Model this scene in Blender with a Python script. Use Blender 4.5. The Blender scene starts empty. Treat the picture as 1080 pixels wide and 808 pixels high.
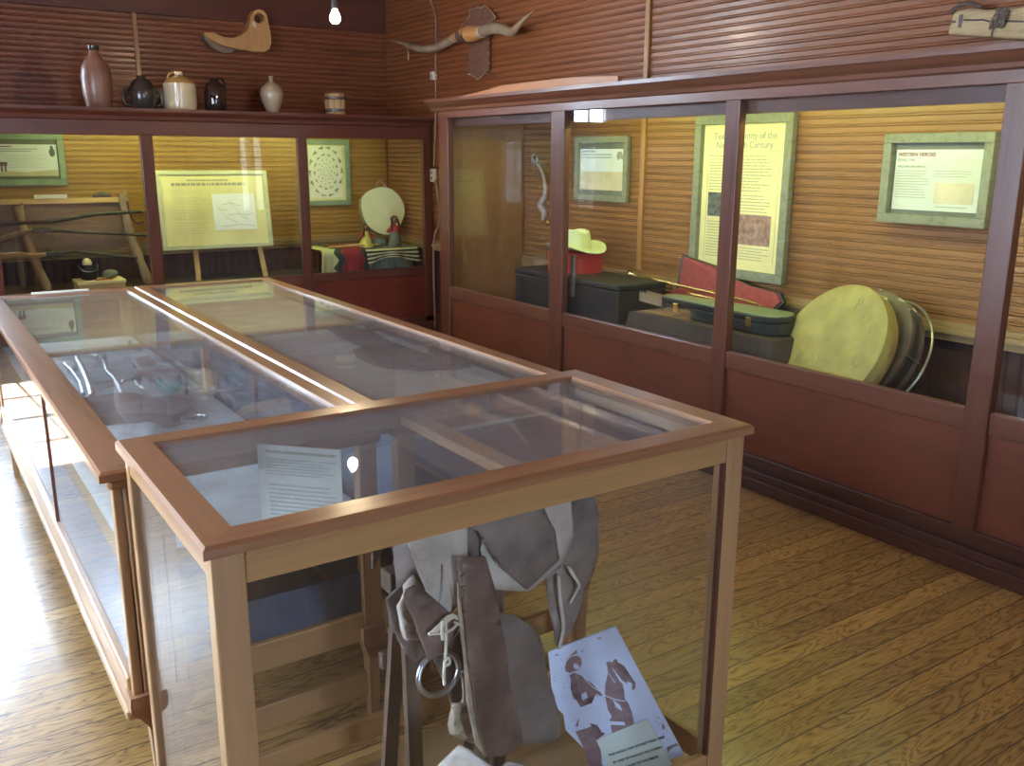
import bpy, bmesh, math, random
from math import sin, cos, pi, radians, tan, atan2, hypot, sqrt
from mathutils import Vector, Matrix, noise as mnoise

random.seed(7)
S = bpy.context.scene
COL = S.collection

# ------------------------------------------------------------------ camera
F, PITCH, YAW, ROLL, EYE = 963.0, radians(13.97), radians(33.8), radians(0.257), 1.6
FW = Vector((sin(YAW)*cos(PITCH), cos(YAW)*cos(PITCH), -sin(PITCH)))
_R = Vector((cos(YAW), -sin(YAW), 0))
_U = _R.cross(FW)
RT = _R*cos(ROLL) + _U*sin(ROLL)
UP = _U*cos(ROLL) - _R*sin(ROLL)
CAM = Vector((0, 0, EYE))
def ray(x, y): return FW*F + RT*(x-540) - UP*(y-404)
def onx(x, y, X): r = ray(x, y); return CAM + r*(X/r.x)
def ony(x, y, Y): r = ray(x, y); return CAM + r*(Y/r.y)
def onz(x, y, Z): r = ray(x, y); return CAM + r*((Z-EYE)/r.z)
cd = bpy.data.cameras.new('camera'); cam = bpy.data.objects.new('camera', cd); COL.objects.link(cam)
M = Matrix((RT, UP, -FW)).transposed().to_4x4(); M.translation = CAM
cam.matrix_world = M
cd.sensor_width = 36; cd.lens = 36*F/1080; cd.clip_start = 0.05
S.camera = cam

# ------------------------------------------------------------------ materials
MATS = {}
def newmat(name):
    m = bpy.data.materials.new(name); m.use_nodes = True
    nt = m.node_tree; b = nt.nodes['Principled BSDF']; MATS[name] = m
    return m, nt, b
def ramp(nt, fac, stops):
    r = nt.nodes.new('ShaderNodeValToRGB'); e = r.color_ramp.elements
    while len(e) < len(stops): e.new(0.5)
    for el, (p, c) in zip(e, stops): el.position = p; el.color = (*c, 1)
    nt.links.new(fac, r.inputs[0]); return r
def coords(nt, scale):
    g = nt.nodes.new('ShaderNodeNewGeometry'); mp = nt.nodes.new('ShaderNodeMapping')
    mp.inputs['Scale'].default_value = scale; nt.links.new(g.outputs['Position'], mp.inputs[0]); return mp.outputs[0]
def noise(nt, vec, scale, detail=4, rough=.6, dist=0):
    n = nt.nodes.new('ShaderNodeTexNoise'); n.inputs['Scale'].default_value = scale
    n.inputs['Detail'].default_value = detail; n.inputs['Roughness'].default_value = rough
    n.inputs['Distortion'].default_value = dist; nt.links.new(vec, n.inputs['Vector']); return n.outputs['Fac']
def bump(nt, b, h, strength=.3, dist=.01):
    n = nt.nodes.new('ShaderNodeBump'); n.inputs['Strength'].default_value = strength
    n.inputs['Distance'].default_value = dist; nt.links.new(h, n.inputs['Height']); nt.links.new(n.outputs[0], b.inputs['Normal'])
def setp(b, **k):
    for a, v in k.items(): b.inputs[{'rough':'Roughness','metal':'Metallic','coat':'Coat Weight','crough':'Coat Roughness','spec':'Specular IOR Level'}[a]].default_value = v
def plain(name, c, rough=.6, metal=0, coat=0, spec=.5, var=.18, scale=9, bmp=.0, vec=(1,1,1)):
    m, nt, b = newmat(name); setp(b, rough=rough, metal=metal, coat=coat, spec=spec)
    v = coords(nt, vec); n = noise(nt, v, scale)
    lo = tuple(x*(1-var) for x in c); hi = tuple(min(1, x*(1+var)) for x in c)
    r = ramp(nt, n, [(.3, lo), (.7, hi)]); nt.links.new(r.outputs[0], b.inputs['Base Color'])
    if bmp: bump(nt, b, noise(nt, v, scale*5), bmp, .004)
    return m
def wood(name, c, c2, axis='x', rough=.35, coat=.3, scale=14, stretch=.07, bmp=.12, spec=.5):
    """grain runs along axis"""
    m, nt, b = newmat(name); setp(b, rough=rough, coat=coat, crough=.15, spec=spec)
    sc = {'x':(stretch,1,1),'y':(1,stretch,1),'z':(1,1,stretch)}[axis]
    v = coords(nt, sc); n = noise(nt, v, scale, 6, .65, .6); n2 = noise(nt, v, scale*5, 3, .6)
    mx = nt.nodes.new('ShaderNodeMath'); mx.operation = 'MULTIPLY_ADD'; mx.inputs[1].default_value = .35
    nt.links.new(n2, mx.inputs[0]); nt.links.new(n, mx.inputs[2])
    r = ramp(nt, mx.outputs[0], [(.42, c2), (.62, c), (.9, tuple(min(1, x*1.18) for x in c))])
    nt.links.new(r.outputs[0], b.inputs['Base Color']); bump(nt, b, mx.outputs[0], bmp, .003)
    return m
def glass(name, tint=(1, 1, 1), dust=.012):
    m, nt, b = newmat(name); nt.nodes.remove(b); out = nt.nodes['Material Output']
    t = nt.nodes.new('ShaderNodeBsdfTransparent'); t.inputs[0].default_value = (*tint, 1)
    g = nt.nodes.new('ShaderNodeBsdfGlossy'); g.inputs['Roughness'].default_value = .004
    fr = nt.nodes.new('ShaderNodeFresnel'); ge = nt.nodes.new('ShaderNodeNewGeometry')
    ma = nt.nodes.new('ShaderNodeMath'); ma.operation = 'MULTIPLY_ADD'
    ma.inputs[1].default_value = -(1.52-1/1.52); ma.inputs[2].default_value = 1.52
    nt.links.new(ge.outputs['Backfacing'], ma.inputs[0]); nt.links.new(ma.outputs[0], fr.inputs[0])
    mx = nt.nodes.new('ShaderNodeMixShader'); nt.links.new(fr.outputs[0], mx.inputs[0])
    nt.links.new(t.outputs[0], mx.inputs[1]); nt.links.new(g.outputs[0], mx.inputs[2])
    d = nt.nodes.new('ShaderNodeBsdfDiffuse'); d.inputs[0].default_value = (.8, .82, .85, 1)
    m2 = nt.nodes.new('ShaderNodeMixShader')
    n = noise(nt, coords(nt, (1, 1, 1)), 3.5, 5, .7)
    dm = nt.nodes.new('ShaderNodeMath'); dm.operation = 'MULTIPLY'; dm.inputs[1].default_value = dust*2
    nt.links.new(n, dm.inputs[0]); nt.links.new(dm.outputs[0], m2.inputs[0])
    nt.links.new(mx.outputs[0], m2.inputs[1]); nt.links.new(d.outputs[0], m2.inputs[2]); nt.links.new(m2.outputs[0], out.inputs[0])
    return m
def emis(name, c, s):
    m, nt, b = newmat(name); b.inputs['Base Color'].default_value = (*c, 1)
    b.inputs['Emission Color'].default_value = (*c, 1); b.inputs['Emission Strength'].default_value = s; return m

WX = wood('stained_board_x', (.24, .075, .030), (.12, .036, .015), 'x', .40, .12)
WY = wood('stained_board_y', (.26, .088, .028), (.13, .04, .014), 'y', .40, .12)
WXI = wood('tubelit_board_x', (.40, .22, .060), (.26, .13, .03), 'x', .4, .25)  # interior copies of the same stained boards, tube light painted into the colour
WYI = wood('tubelit_board_y', (.29, .138, .042), (.16, .07, .02), 'y', .4, .25)
WAIN = wood('wainscot_board', (.075, .03, .022), (.04, .016, .012), 'z', .4, .2)
RAILM = wood('chair_rail_wood', (.33, .22, .10), (.2, .12, .05), 'x', .4, .2)
MAHY = wood('mahogany_y', (.15, .052, .028), (.08, .027, .016), 'y', .38, .25)
MAHX = wood('mahogany_x', (.125, .04, .027), (.07, .022, .016), 'x', .38, .25)
MAHZ = wood('mahogany_z', (.12, .038, .02), (.065, .020, .012), 'z', .38, .25)
MAHD = wood('mahogany_dark', (.075, .026, .017), (.04, .015, .01), 'y', .4, .2)
PANEL = wood('red_panel', (.15, .040, .018), (.10, .028, .014), 'y', .45, .08, 5, .35, .05)
PANELX = wood('red_panel_x', (.17, .034, .02), (.11, .024, .015), 'x', .42, .2, 5, .35, .05)
OAKX = wood('oak_x', (.42, .235, .10), (.27, .14, .055), 'x', .33, .45, 16, .05)
OAKY = wood('oak_y', (.42, .23, .10), (.27, .135, .055), 'y', .3, .45, 16, .05)
OAKZ = wood('oak_z', (.42, .24, .115), (.28, .15, .065), 'z', .36, .4, 16, .05)
CHX = wood('cherry_top_x', (.33, .155, .075), (.20, .085, .038), 'x', .28, .5, 16, .05)
CHY = wood('cherry_top_y', (.34, .165, .082), (.21, .09, .042), 'y', .28, .5, 16, .05)
ENDP = wood('end_panel_wood', (.28, .135, .045), (.2, .09, .03), 'z', .35, .3, 3, .4, .03)
GREYW = wood('weathered_frame', (.24, .25, .17), (.15, .155, .11), 'x', .75, 0, 30, .1, .3, .2)
GREYG = plain('green_grey_frame', (.26, .34, .25), .6, var=.15)
PINEW = wood('old_pine', (.50, .32, .15), (.33, .19, .08), 'z', .6, .1, 20, .1, .3)
PINEX = wood('pale_pine_x', (.60, .40, .16), (.45, .28, .10), 'x', .5, .1, 20, .1, .2)
LIMB = wood('weathered_limb', (.34, .24, .15), (.2, .13, .08), 'z', .8, 0, 25, .1, .5, .2)
YOKE = wood('yoke_wood', (.50, .35, .18), (.30, .19, .09), 'y', .65, 0, 18, .12, .6, .3)
BOOT = wood('boot_wood', (.62, .34, .13), (.5, .25, .09), 'z', .5, .15, 10, .12, .1)
GLASS = glass('case_glass', dust=.004)
GLTOP = glass('top_glass', (.97, .99, .985), dust=.085)
WGL = glass('window_glass', dust=.0)
WHITEP = plain('white_paint', (.75, .74, .70), .5, var=.05)
PAPER = plain('cream_paper', (.78, .78, .66), .8, var=.04)
PAPERW = plain('white_paper', (.82, .86, .88), .8, var=.03)
PARCH = plain('parchment_paper', (.82, .74, .34), .75, var=.10, scale=3)
PARCHG = plain('greenish_parchment', (.72, .68, .36), .75, var=.10, scale=3)
INK = plain('ink', (.05, .05, .04), .8, var=0)
INKF = plain('faded_ink', (.33, .33, .25), .8, var=0)
INKG = plain('grey_ink', (.36, .40, .42), .8, var=0)
INKR = plain('red_brown_ink', (.22, .06, .04), .8, var=0)
MATG = plain('grey_mat_board', (.15, .165, .135), .8, var=.1)
SEPIA = plain('sepia_print', (.24, .16, .18), .8, var=.25, scale=60)
SEPIAL = plain('print_ground', (.56, .62, .82), .65, var=.06, scale=20)
SANDP = plain('sand_print', (.62, .55, .36), .8, var=.12)
SANDW = plain('sky_print', (.74, .78, .74), .8, var=.05)
PHOTOD = plain('dark_print', (.12, .13, .12), .7, var=.6, scale=40)
PHOTOR = plain('brown_print', (.34, .20, .15), .7, var=.5, scale=30)
LEATH = plain('brown_leather', (.17, .115, .10), .35, coat=.3, var=.45, scale=9, bmp=.25)
LEATHD = plain('dark_leather', (.11, .075, .062), .4, coat=.2, var=.3, scale=12, bmp=.2)
LEATHG = plain('grey_worn_leather', (.21, .17, .155), .5, var=.5, scale=7, bmp=.3)
LEATHL = plain('pale_rawhide', (.52, .47, .42), .6, var=.2, scale=14, bmp=.3)
LEATHB = plain('tan_fleece', (.42, .34, .25), .8, var=.3, scale=22, bmp=.5)
STRING = plain('rawhide_string', (.66, .62, .52), .7, var=.15)
STEEL = plain('worn_steel', (.50, .52, .54), .28, 1, var=.25, scale=18)
BLUED = plain('dark_gunmetal', (.09, .085, .08), .45, .7, var=.3)
BRASS = plain('brass', (.75, .62, .20), .25, 1, var=.15)
CERB = plain('redware_glaze', (.26, .135, .095), .35, coat=.3, var=.2)
CERD = plain('dark_salt_glaze', (.05, .042, .038), .22, coat=.5, var=.3)
CERC = plain('cream_glaze', (.72, .62, .40), .2, coat=.5, var=.06)
CERO = plain('ochre_glaze', (.55, .36, .12), .25, coat=.5, var=.12)
CERK = plain('black_glaze', (.028, .018, .018), .08, coat=1, var=.3)
CERT = plain('tan_glaze', (.42, .33, .22), .25, coat=.4, var=.15)
HORN = plain('horn', (.36, .28, .19), .35, coat=.3, var=.3, scale=6)
HORNT = plain('horn_tip', (.50, .46, .40), .35, coat=.3, var=.15)
TANL = plain('orange_leather_wrap', (.60, .29, .10), .5, var=.12)
TOOLED = plain('tooled_leather_shield', (.19, .09, .055), .55, var=.4, scale=50, bmp=.6)
STUD = plain('nail_heads', (.6, .5, .38), .3, .6, var=.1)
PLAST = plain('ivory_plastic', (.72, .70, .58), .4, var=.03)
CONDU = plain('painted_conduit', (.33, .20, .14), .45, var=.1)
ROPE = plain('frayed_rope', (.20, .15, .11), .95, var=.5, scale=60, bmp=.6)
BLACKI = plain('black_iron', (.018, .018, .018), .4, .3, var=.3)
EGG = plain('cream_enamel', (.80, .74, .42), .4, var=.05)
FELT = plain('cream_felt', (.72, .80, .52), .85, var=.05)
REDB = plain('red_lacquer', (.55, .03, .022), .4, coat=.2, var=.08)
TRUNK = plain('dark_green_trunk', (.016, .019, .013), .5, var=.3, bmp=.2)
STRAP = plain('strap_iron', (.12, .13, .10), .5, .4, var=.2)
CLOTHB = plain('brown_cloth', (.05, .037, .032), .9, var=.25, scale=30, bmp=.3)
PLUSH = plain('red_plush', (.30, .055, .05), .85, var=.25, scale=30, bmp=.4)
CASEB = plain('black_case_leather', (.025, .026, .022), .4, var=.4, bmp=.2)
CASEG = plain('case_lid_leather', (.20, .27, .16), .38, coat=.15, var=.2, scale=20)
DRUMY = plain('yellow_canvas', (.40, .35, .11), .8, var=.22, scale=7, bmp=.5)
DRUMW = wood('drum_shell', (.42, .29, .11), (.28, .18, .07), 'z', .4, .3)
DRUMD = plain('black_drum_shell', (.02, .016, .014), .3, coat=.4, var=.3)
WIRE = plain('bright_wire', (.5, .5, .42), .3, .8)
HIDE = plain('scraped_hide', (.80, .84, .52), .6, var=.08, scale=5)
DOLLS = plain('doll_brown_skin', (.25, .13, .07), .6, var=.1)
HAIRD = plain('doll_dark_hair', (.05, .03, .02), .8, var=.3)
REDC = plain('red_cloth', (.42, .05, .05), .85, var=.2, scale=40)
YELC = plain('yellow_cloth', (.62, .58, .14), .85, var=.3, scale=60)
GRNC = plain('green_grey_cloth', (.17, .20, .16), .9, var=.2)
BLUEW = plain('pale_blue_cloth', (.62, .70, .74), .9, var=.16, scale=7, bmp=.3)
BLUEB = plain('blue_cloth', (.15, .22, .34), .9, var=.3, scale=7, bmp=.3)
BEIGE = plain('beige_lining_cloth', (.55, .51, .42), .9, var=.08)
HIDED = plain('dark_cowhide', (.13, .10, .065), .85, var=.3, scale=20, bmp=.3)
TEAL = plain('teal_cloth', (.16, .34, .30), .8, var=.3)
BLACKP = plain('dark_plastic', (.03, .03, .03), .4)

BLUEP = plain('blue_board_glare', (.13, .18, .28), .6, var=.05)  # brighter copy for the side panels, reflected light put into the colour
BLUEE = plain('dark_blue_board', (.05, .085, .16), .6, var=.4, scale=5)
# floor: long boards along X
m, nt, b = newmat('pine_floor'); setp(b, rough=.3, coat=.6, crough=.16)
g = nt.nodes.new('ShaderNodeNewGeometry'); sep = nt.nodes.new('ShaderNodeSeparateXYZ'); nt.links.new(g.outputs[0], sep.inputs[0])
def mth(op, a, bb=None, c=None):
    n = nt.nodes.new('ShaderNodeMath'); n.operation = op
    for i, q in enumerate((a, bb, c)):
        if q is None: continue
        if isinstance(q, (int, float)): n.inputs[i].default_value = q
        else: nt.links.new(q, n.inputs[i])
    return n.outputs[0]
BW = .09
by = mth('DIVIDE', sep.outputs['Y'], BW); bi = mth('FLOOR', by); bf = mth('FRACT', by)
wn = nt.nodes.new('ShaderNodeTexWhiteNoise'); wn.noise_dimensions = '1D'; nt.links.new(bi, wn.inputs['W'])
# shift grain per board
cmb = nt.nodes.new('ShaderNodeCombineXYZ')
nt.links.new(mth('MULTIPLY_ADD', wn.outputs['Value'], 7.0, mth('MULTIPLY', sep.outputs['X'], 1.0)), cmb.inputs[0])
nt.links.new(mth('MULTIPLY', sep.outputs['Y'], 6.0), cmb.inputs[1]); nt.links.new(mth('MULTIPLY', wn.outputs['Value'], 9.0), cmb.inputs[2])
n1 = nt.nodes.new('ShaderNodeTexNoise'); n1.inputs['Scale'].default_value = 2.2; n1.inputs['Detail'].default_value = 3; n1.inputs['Distortion'].default_value = .5; nt.links.new(cmb.outputs[0], n1.inputs['Vector'])
rings = mth('ABSOLUTE', mth('SINE', mth('MULTIPLY', n1.outputs['Fac'], 44.0)))
n2 = nt.nodes.new('ShaderNodeTexNoise'); n2.inputs['Scale'].default_value = 1.3; n2.inputs['Detail'].default_value = 5; nt.links.new(cmb.outputs[0], n2.inputs['Vector'])
cr = ramp(nt, rings, [(.0, (.17, .08, .022)), (.28, (.36, .19, .055)), (1., (.52, .31, .105))])
mixn = nt.nodes.new('ShaderNodeMix'); mixn.data_type = 'RGBA'; mixn.blend_type = 'MULTIPLY'; mixn.inputs['Factor'].default_value = 1
nt.links.new(cr.outputs[0], mixn.inputs[6])
br = ramp(nt, mth('MULTIPLY_ADD', wn.outputs['Value'], .55, mth('MULTIPLY', n2.outputs['Fac'], .5)), [(.1, (.62, .58, .55)), (.85, (1.08, 1.05, 1.0))])
nt.links.new(br.outputs[0], mixn.inputs[7])
gap = mth('GREATER_THAN', mth('ABSOLUTE', mth('SUBTRACT', bf, .5)), .475)
mix2 = nt.nodes.new('ShaderNodeMix'); mix2.data_type = 'RGBA'; nt.links.new(gap, mix2.inputs['Factor'])
nt.links.new(mixn.outputs[2], mix2.inputs[6]); mix2.inputs[7].default_value = (.06, .03, .015, 1)
nt.links.new(mix2.outputs[2], b.inputs['Base Color'])
bump(nt, b, mth('MULTIPLY_ADD', gap, -1.0, mth('MULTIPLY', rings, .12)), .5, .003)
nt.links.new(mth('MULTIPLY_ADD', n2.outputs['Fac'], .3, .18), b.inputs['Roughness'])
FLOORM = m

# striped blanket materials
def blanket(name, kind):
    m, nt, b = newmat(name); setp(b, rough=.95)
    g = nt.nodes.new('ShaderNodeTexCoord'); s = nt.nodes.new('ShaderNodeSeparateXYZ'); nt.links.new(g.outputs['UV'], s.inputs[0])
    def mt(op, a, bb=None, c=None):
        n = nt.nodes.new('ShaderNodeMath'); n.operation = op
        for i, q in enumerate((a, bb, c)):
            if q is None: continue
            if isinstance(q, (int, float)): n.inputs[i].default_value = q
            else: nt.links.new(q, n.inputs[i])
        return n.outputs[0]
    if kind == 'stripe':
        v = mt('FRACT', mt('MULTIPLY', s.outputs['Y'], 13.5)); r = ramp(nt, v, [(.0, (.60, .60, .36)), (.46, (.60, .60, .36)), (.5, (.03, .04, .03))])
        nt.links.new(r.outputs[0], b.inputs['Base Color'])
    else:
        zig = mt('ADD', s.outputs['X'], mt('MULTIPLY', mt('PINGPONG', mt('MULTIPLY', s.outputs['Y'], 5.0), .5), .22))
        r = ramp(nt, zig, [(.0, (.55, .58, .30)), (.34, (.55, .58, .30)), (.36, (.05, .06, .06)), (.52, (.12, .14, .14)), (.54, (.30, .03, .035)), (.95, (.30, .03, .035)), (.97, (.05, .06, .06))])
        r.color_ramp.interpolation = 'CONSTANT'
        nt.links.new(r.outputs[0], b.inputs['Base Color'])
    return m
BLST = blanket('striped_wool', 'stripe'); BLZZ = blanket('eye_dazzler_wool', 'zig')

# ------------------------------------------------------------------ geometry helpers
class G:
    def __init__(s): s.v = []; s.f = []; s.uv = None
    def add(s, vs, fs):
        o = len(s.v); s.v += [Vector(p) for p in vs]; s.f += [tuple(i+o for i in f) for f in fs]; return s
    def box(s, x0, x1, y0, y1, z0, z1):
        x0, x1 = min(x0, x1), max(x0, x1); y0, y1 = min(y0, y1), max(y0, y1); z0, z1 = min(z0, z1), max(z0, z1)
        return s.add([(x0,y0,z0),(x1,y0,z0),(x1,y1,z0),(x0,y1,z0),(x0,y0,z1),(x1,y0,z1),(x1,y1,z1),(x0,y1,z1)],
                     [(0,3,2,1),(4,5,6,7),(0,1,5,4),(1,2,6,5),(2,3,7,6),(3,0,4,7)])
    def obox(s, o, a, b, c):
        """box from corner o with edge vectors a,b,c"""
        o, a, b, c = map(Vector, (o, a, b, c))
        if a.cross(b).dot(c) < 0: a, b = b, a
        return s.add([o, o+a, o+a+b, o+b, o+c, o+a+c, o+a+b+c, o+b+c],
                     [(0,3,2,1),(4,5,6,7),(0,1,5,4),(1,2,6,5),(2,3,7,6),(3,0,4,7)])
    def prism(s, poly, d):
        """polygon (list of 3D pts) extruded by vector d"""
        n = len(poly); P = [Vector(p) for p in poly]; d = Vector(d)
        nrm = Vector((0, 0, 0))
        for i in range(n): nrm += P[i].cross(P[(i+1) % n])
        if nrm.dot(d) > 0: P = P[::-1]
        Q = [p+d for p in P]
        return s.add(P+Q, [tuple(range(n)), tuple(range(2*n-1, n-1, -1))] + [(i, i+n, (i+1) % n+n, (i+1) % n) for i in range(n)])
    def lathe(s, o, prof, n=28, axis=(0, 0, 1), sx=1, sy=1):
        o = Vector(o); A = Vector(axis).normalized()
        U_ = A.orthogonal().normalized() if abs(A.z) < .999 else Vector((1, 0, 0)); V_ = A.cross(U_)
        vs = []; fs = []
        for r, h in prof:
            for k in range(n):
                t = 2*pi*k/n; vs.append(o + A*h + U_*(r*cos(t)*sx) + V_*(r*sin(t)*sy))
        m_ = len(prof)
        for i in range(m_-1):
            for k in range(n):
                fs.append((i*n+k, i*n+(k+1) % n, (i+1)*n+(k+1) % n, (i+1)*n+k))
        fs.append(tuple(range(n-1, -1, -1))); fs.append(tuple((m_-1)*n+k for k in range(n)))
        return s.add(vs, fs)
    def tube(s, pts, r, n=10, close=False, flat=1.0):
        P = [Vector(p) for p in pts]; m_ = len(P); R = r if isinstance(r, (list, tuple)) else [r]*m_
        vs = []; fs = []; prev = None
        for i, p in enumerate(P):
            if close: t = P[(i+1) % m_]-P[i-1]
            else: t = P[min(i+1, m_-1)]-P[max(i-1, 0)]
            t.normalize()
            if prev is None: u = t.orthogonal().normalized()
            else:
                u = prev - t*prev.dot(t)
                u = u.normalized() if u.length > 1e-6 else t.orthogonal().normalized()
            prev = u; w = t.cross(u)
            for k in range(n):
                a = 2*pi*k/n; vs.append(p + (u*cos(a)*flat + w*sin(a))*R[i])
        for i in range(m_ if close else m_-1):
            j = (i+1) % m_
            for k in range(n): fs.append((i*n+k, i*n+(k+1) % n, j*n+(k+1) % n, j*n+k))
        if not close:
            fs.append(tuple(range(n-1, -1, -1))); fs.append(tuple((m_-1)*n+k for k in range(n)))
        return s.add(vs, fs)
    def ball(s, c, rx, ry=None, rz=None, n=16):
        ry = ry or rx; rz = rz or rx; c = Vector(c); vs = []; fs = []; h = n//2
        for i in range(1, h):
            a = pi*i/h
            for k in range(n): t = 2*pi*k/n; vs.append(c+Vector((rx*sin(a)*cos(t), ry*sin(a)*sin(t), -rz*cos(a))))
        for i in range(h-2):
            for k in range(n): fs.append((i*n+k, i*n+(k+1) % n, (i+1)*n+(k+1) % n, (i+1)*n+k))
        vs += [c-Vector((0, 0, rz)), c+Vector((0, 0, rz))]; b_ = (h-1)*n
        for k in range(n):
            fs.append((b_, (k+1) % n, k)); fs.append((b_+1, (h-2)*n+k, (h-2)*n+(k+1) % n))
        return s.add(vs, fs)
def smooth_path(pts, k=6, closed=False):
    P = [Vector(p) for p in pts]; out = []; n = len(P)
    rng = n if closed else n-1
    for i in range(rng):
        if closed: a, b_, c, d = P[i-1], P[i], P[(i+1) % n], P[(i+2) % n]
        else: a, b_, c, d = P[max(i-1, 0)], P[i], P[i+1], P[min(i+2, n-1)]
        for j in range(k):
            t = j/k
            out.append(.5*((2*b_)+(c-a)*t+(2*a-5*b_+4*c-d)*t*t+(3*b_-a-3*c+d)*t**3))
    if not closed: out.append(P[-1])
    return out
def interp(vals, n):
    m_ = len(vals)-1; return [vals[min(int(i*m_/(n-1)), m_-1)]*(1-(i*m_/(n-1)-min(int(i*m_/(n-1)), m_-1))) + vals[min(int(i*m_/(n-1)), m_-1)+1]*(i*m_/(n-1)-min(int(i*m_/(n-1)), m_-1)) for i in range(n)]
def wloc(p):
    l = Vector((0, 0, 0))
    while p is not None: l += p.location; p = p.parent
    return l
def obj(name, g, mat, parent=None, smooth=False, bevel=0, loc=None, solid=0, subsurf=0):
    me = bpy.data.meshes.new(name)
    base = wloc(parent) if parent else (Vector(loc) if loc else (sum((Vector(v) for v in g.v), Vector())/max(1, len(g.v))))
    if not parent and not loc: base.z = min(v.z for v in g.v)
    me.from_pydata([v-base for v in g.v], [], g.f); me.update()
    o = bpy.data.objects.new(name, me); COL.objects.link(o)
    if parent: o.parent = parent
    else: o.location = base
    me.materials.append(mat)
    if smooth:
        for p in me.polygons: p.use_smooth = True
        try: me.set_sharp_from_angle(angle=radians(42))
        except Exception: pass
    if g.uv:
        ul = me.uv_layers.new(name='UVMap')
        for lp in me.loops: ul.data[lp.index].uv = g.uv[lp.vertex_index]
    if solid: md = o.modifiers.new('solid', 'SOLIDIFY'); md.thickness = solid; md.offset = 0
    if bevel: md = o.modifiers.new('bevel', 'BEVEL'); md.width = bevel; md.segments = 2; md.limit_method = 'ANGLE'; md.angle_limit = radians(50)
    if subsurf: md = o.modifiers.new('sub', 'SUBSURF'); md.levels = subsurf; md.render_levels = subsurf
    return o
def tag(o, label, cat, group=None):
    o['label'] = label; o['category'] = cat
    if group: o['group'] = group
    return o
def struct(name, g, mat, **k):
    o = obj(name, g, mat, **k); o['kind'] = 'structure'; return o
def thing(name, loc, label, cat, group=None):
    o = bpy.data.objects.new(name, None); COL.objects.link(o); o.location = loc; o.empty_display_size = .05
    return tag(o, label, cat, group)
def sheet(name, outline, mat, parent, th=.004, f=None, cuts=3, smooth=True):
    """leather / cloth piece from a closed 3D outline, bent by f(v)"""
    bm = bmesh.new(); vs = [bm.verts.new(p) for p in outline]; bm.faces.new(vs)
    bmesh.ops.triangulate(bm, faces=bm.faces[:])
    for _ in range(cuts):
        bmesh.ops.subdivide_edges(bm, edges=[e for e in bm.edges if e.calc_length() > .022], cuts=1, use_grid_fill=False)
        bmesh.ops.triangulate(bm, faces=bm.faces[:])
    bmesh.ops.beautify_fill(bm, faces=bm.faces[:], edges=bm.edges[:])
    if f:
        for v in bm.verts: v.co = f(v.co.copy())
    bmesh.ops.recalc_face_normals(bm, faces=bm.faces[:])
    g = G(); g.v = [v.co.copy() for v in bm.verts]; bm.verts.index_update(); g.f = [tuple(v.index for v in fc.verts) for fc in bm.faces]; bm.free()
    return obj(name, g, mat, parent, smooth=smooth, solid=th)
def text(name, s, o, u, v, size, mat, parent, align='LEFT', bold=0.0):
    """lettering with baseline start o, along u, up v"""
    c = bpy.data.curves.new(name, 'FONT'); c.body = s; c.size = size; c.align_x = align; c.extrude = .0006; c.offset = bold; c.resolution_u = 3
    t = bpy.data.objects.new(name, c); COL.objects.link(t)
    dg = bpy.context.evaluated_depsgraph_get(); dg.update()
    me = bpy.data.meshes.new_from_object(t.evaluated_get(dg)); bpy.data.objects.remove(t); bpy.data.curves.remove(c)
    U_, V_ = Vector(u).normalized(), Vector(v).normalized(); N_ = U_.cross(V_); base = wloc(parent)
    mt = Matrix((U_, V_, N_)).transposed().to_4x4(); mt.translation = Vector(o)-base
    me.transform(mt); me.materials.clear(); me.materials.append(mat)
    ob = bpy.data.objects.new(name, me); COL.objects.link(ob); ob.parent = parent; return ob

# ------------------------------------------------------------------ setting
XW, YB, XL, YF, ZC = 4.12, 8.35, -1.75, -3.2, 3.35
ZR = .80   # chair rail
def beads(axis, plane, a0, a1, z0, z1, inward, pitch=.044):
    """horizontal beadboard surface, profile swept along axis"""
    g = G(); prof = []; z = z0
    while z < z1-1e-4:
        zt = min(z+pitch, z1)
        prof += [(z+.001, 0), (min(z+.024, zt), .001), (min(z+.027, zt), -.005), (min(z+.031, zt), .004), (min(z+.036, zt), .004), (min(z+.039, zt), -.005), (zt-.001, -.002), (zt, -.002)]
        z += pitch
    vs = []
    for zz, d in prof:
        for a in (a0, a1):
            vs.append((a, plane+inward*d, zz) if axis == 'x' else (plane+inward*d, a, zz))
    n = len(prof); fs = []
    for i in range(n-1):
        q = (2*i, 2*i+1, 2*i+3, 2*i+2)
        if (axis == 'x') == (inward > 0): q = q[::-1]
        fs.append(q)
    return g.add(vs, fs)
def vbeads(axis, plane, a0, a1, z0, z1, inward, pitch=.07):
    g = G(); prof = []; a = a0
    while a < a1-1e-4:
        at = min(a+pitch, a1); prof += [(a+.002, 0), (at-.010, 0), (at-.008, .004), (at-.003, .004), (at, -.004)]; a += pitch
    vs = []
    for aa, d in prof:
        for z in (z0, z1): vs.append((aa, plane+inward*d, z) if axis == 'x' else (plane+inward*d, aa, z))
    fs = []
    for i in range(len(prof)-1):
        q = (2*i, 2*i+2, 2*i+3, 2*i+1)
        if (axis == 'x') == (inward > 0): q = q[::-1]
        fs.append(q)
    return g.add(vs, fs)
struct('floor', G().box(XL-.2, XW+.3, YF-.2, YB+.3, -.08, 0), FLOORM)
struct('ceiling', G().box(XL-.2, XW+.3, YF-.2, YB+.3, ZC, ZC+.1), WX)
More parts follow.
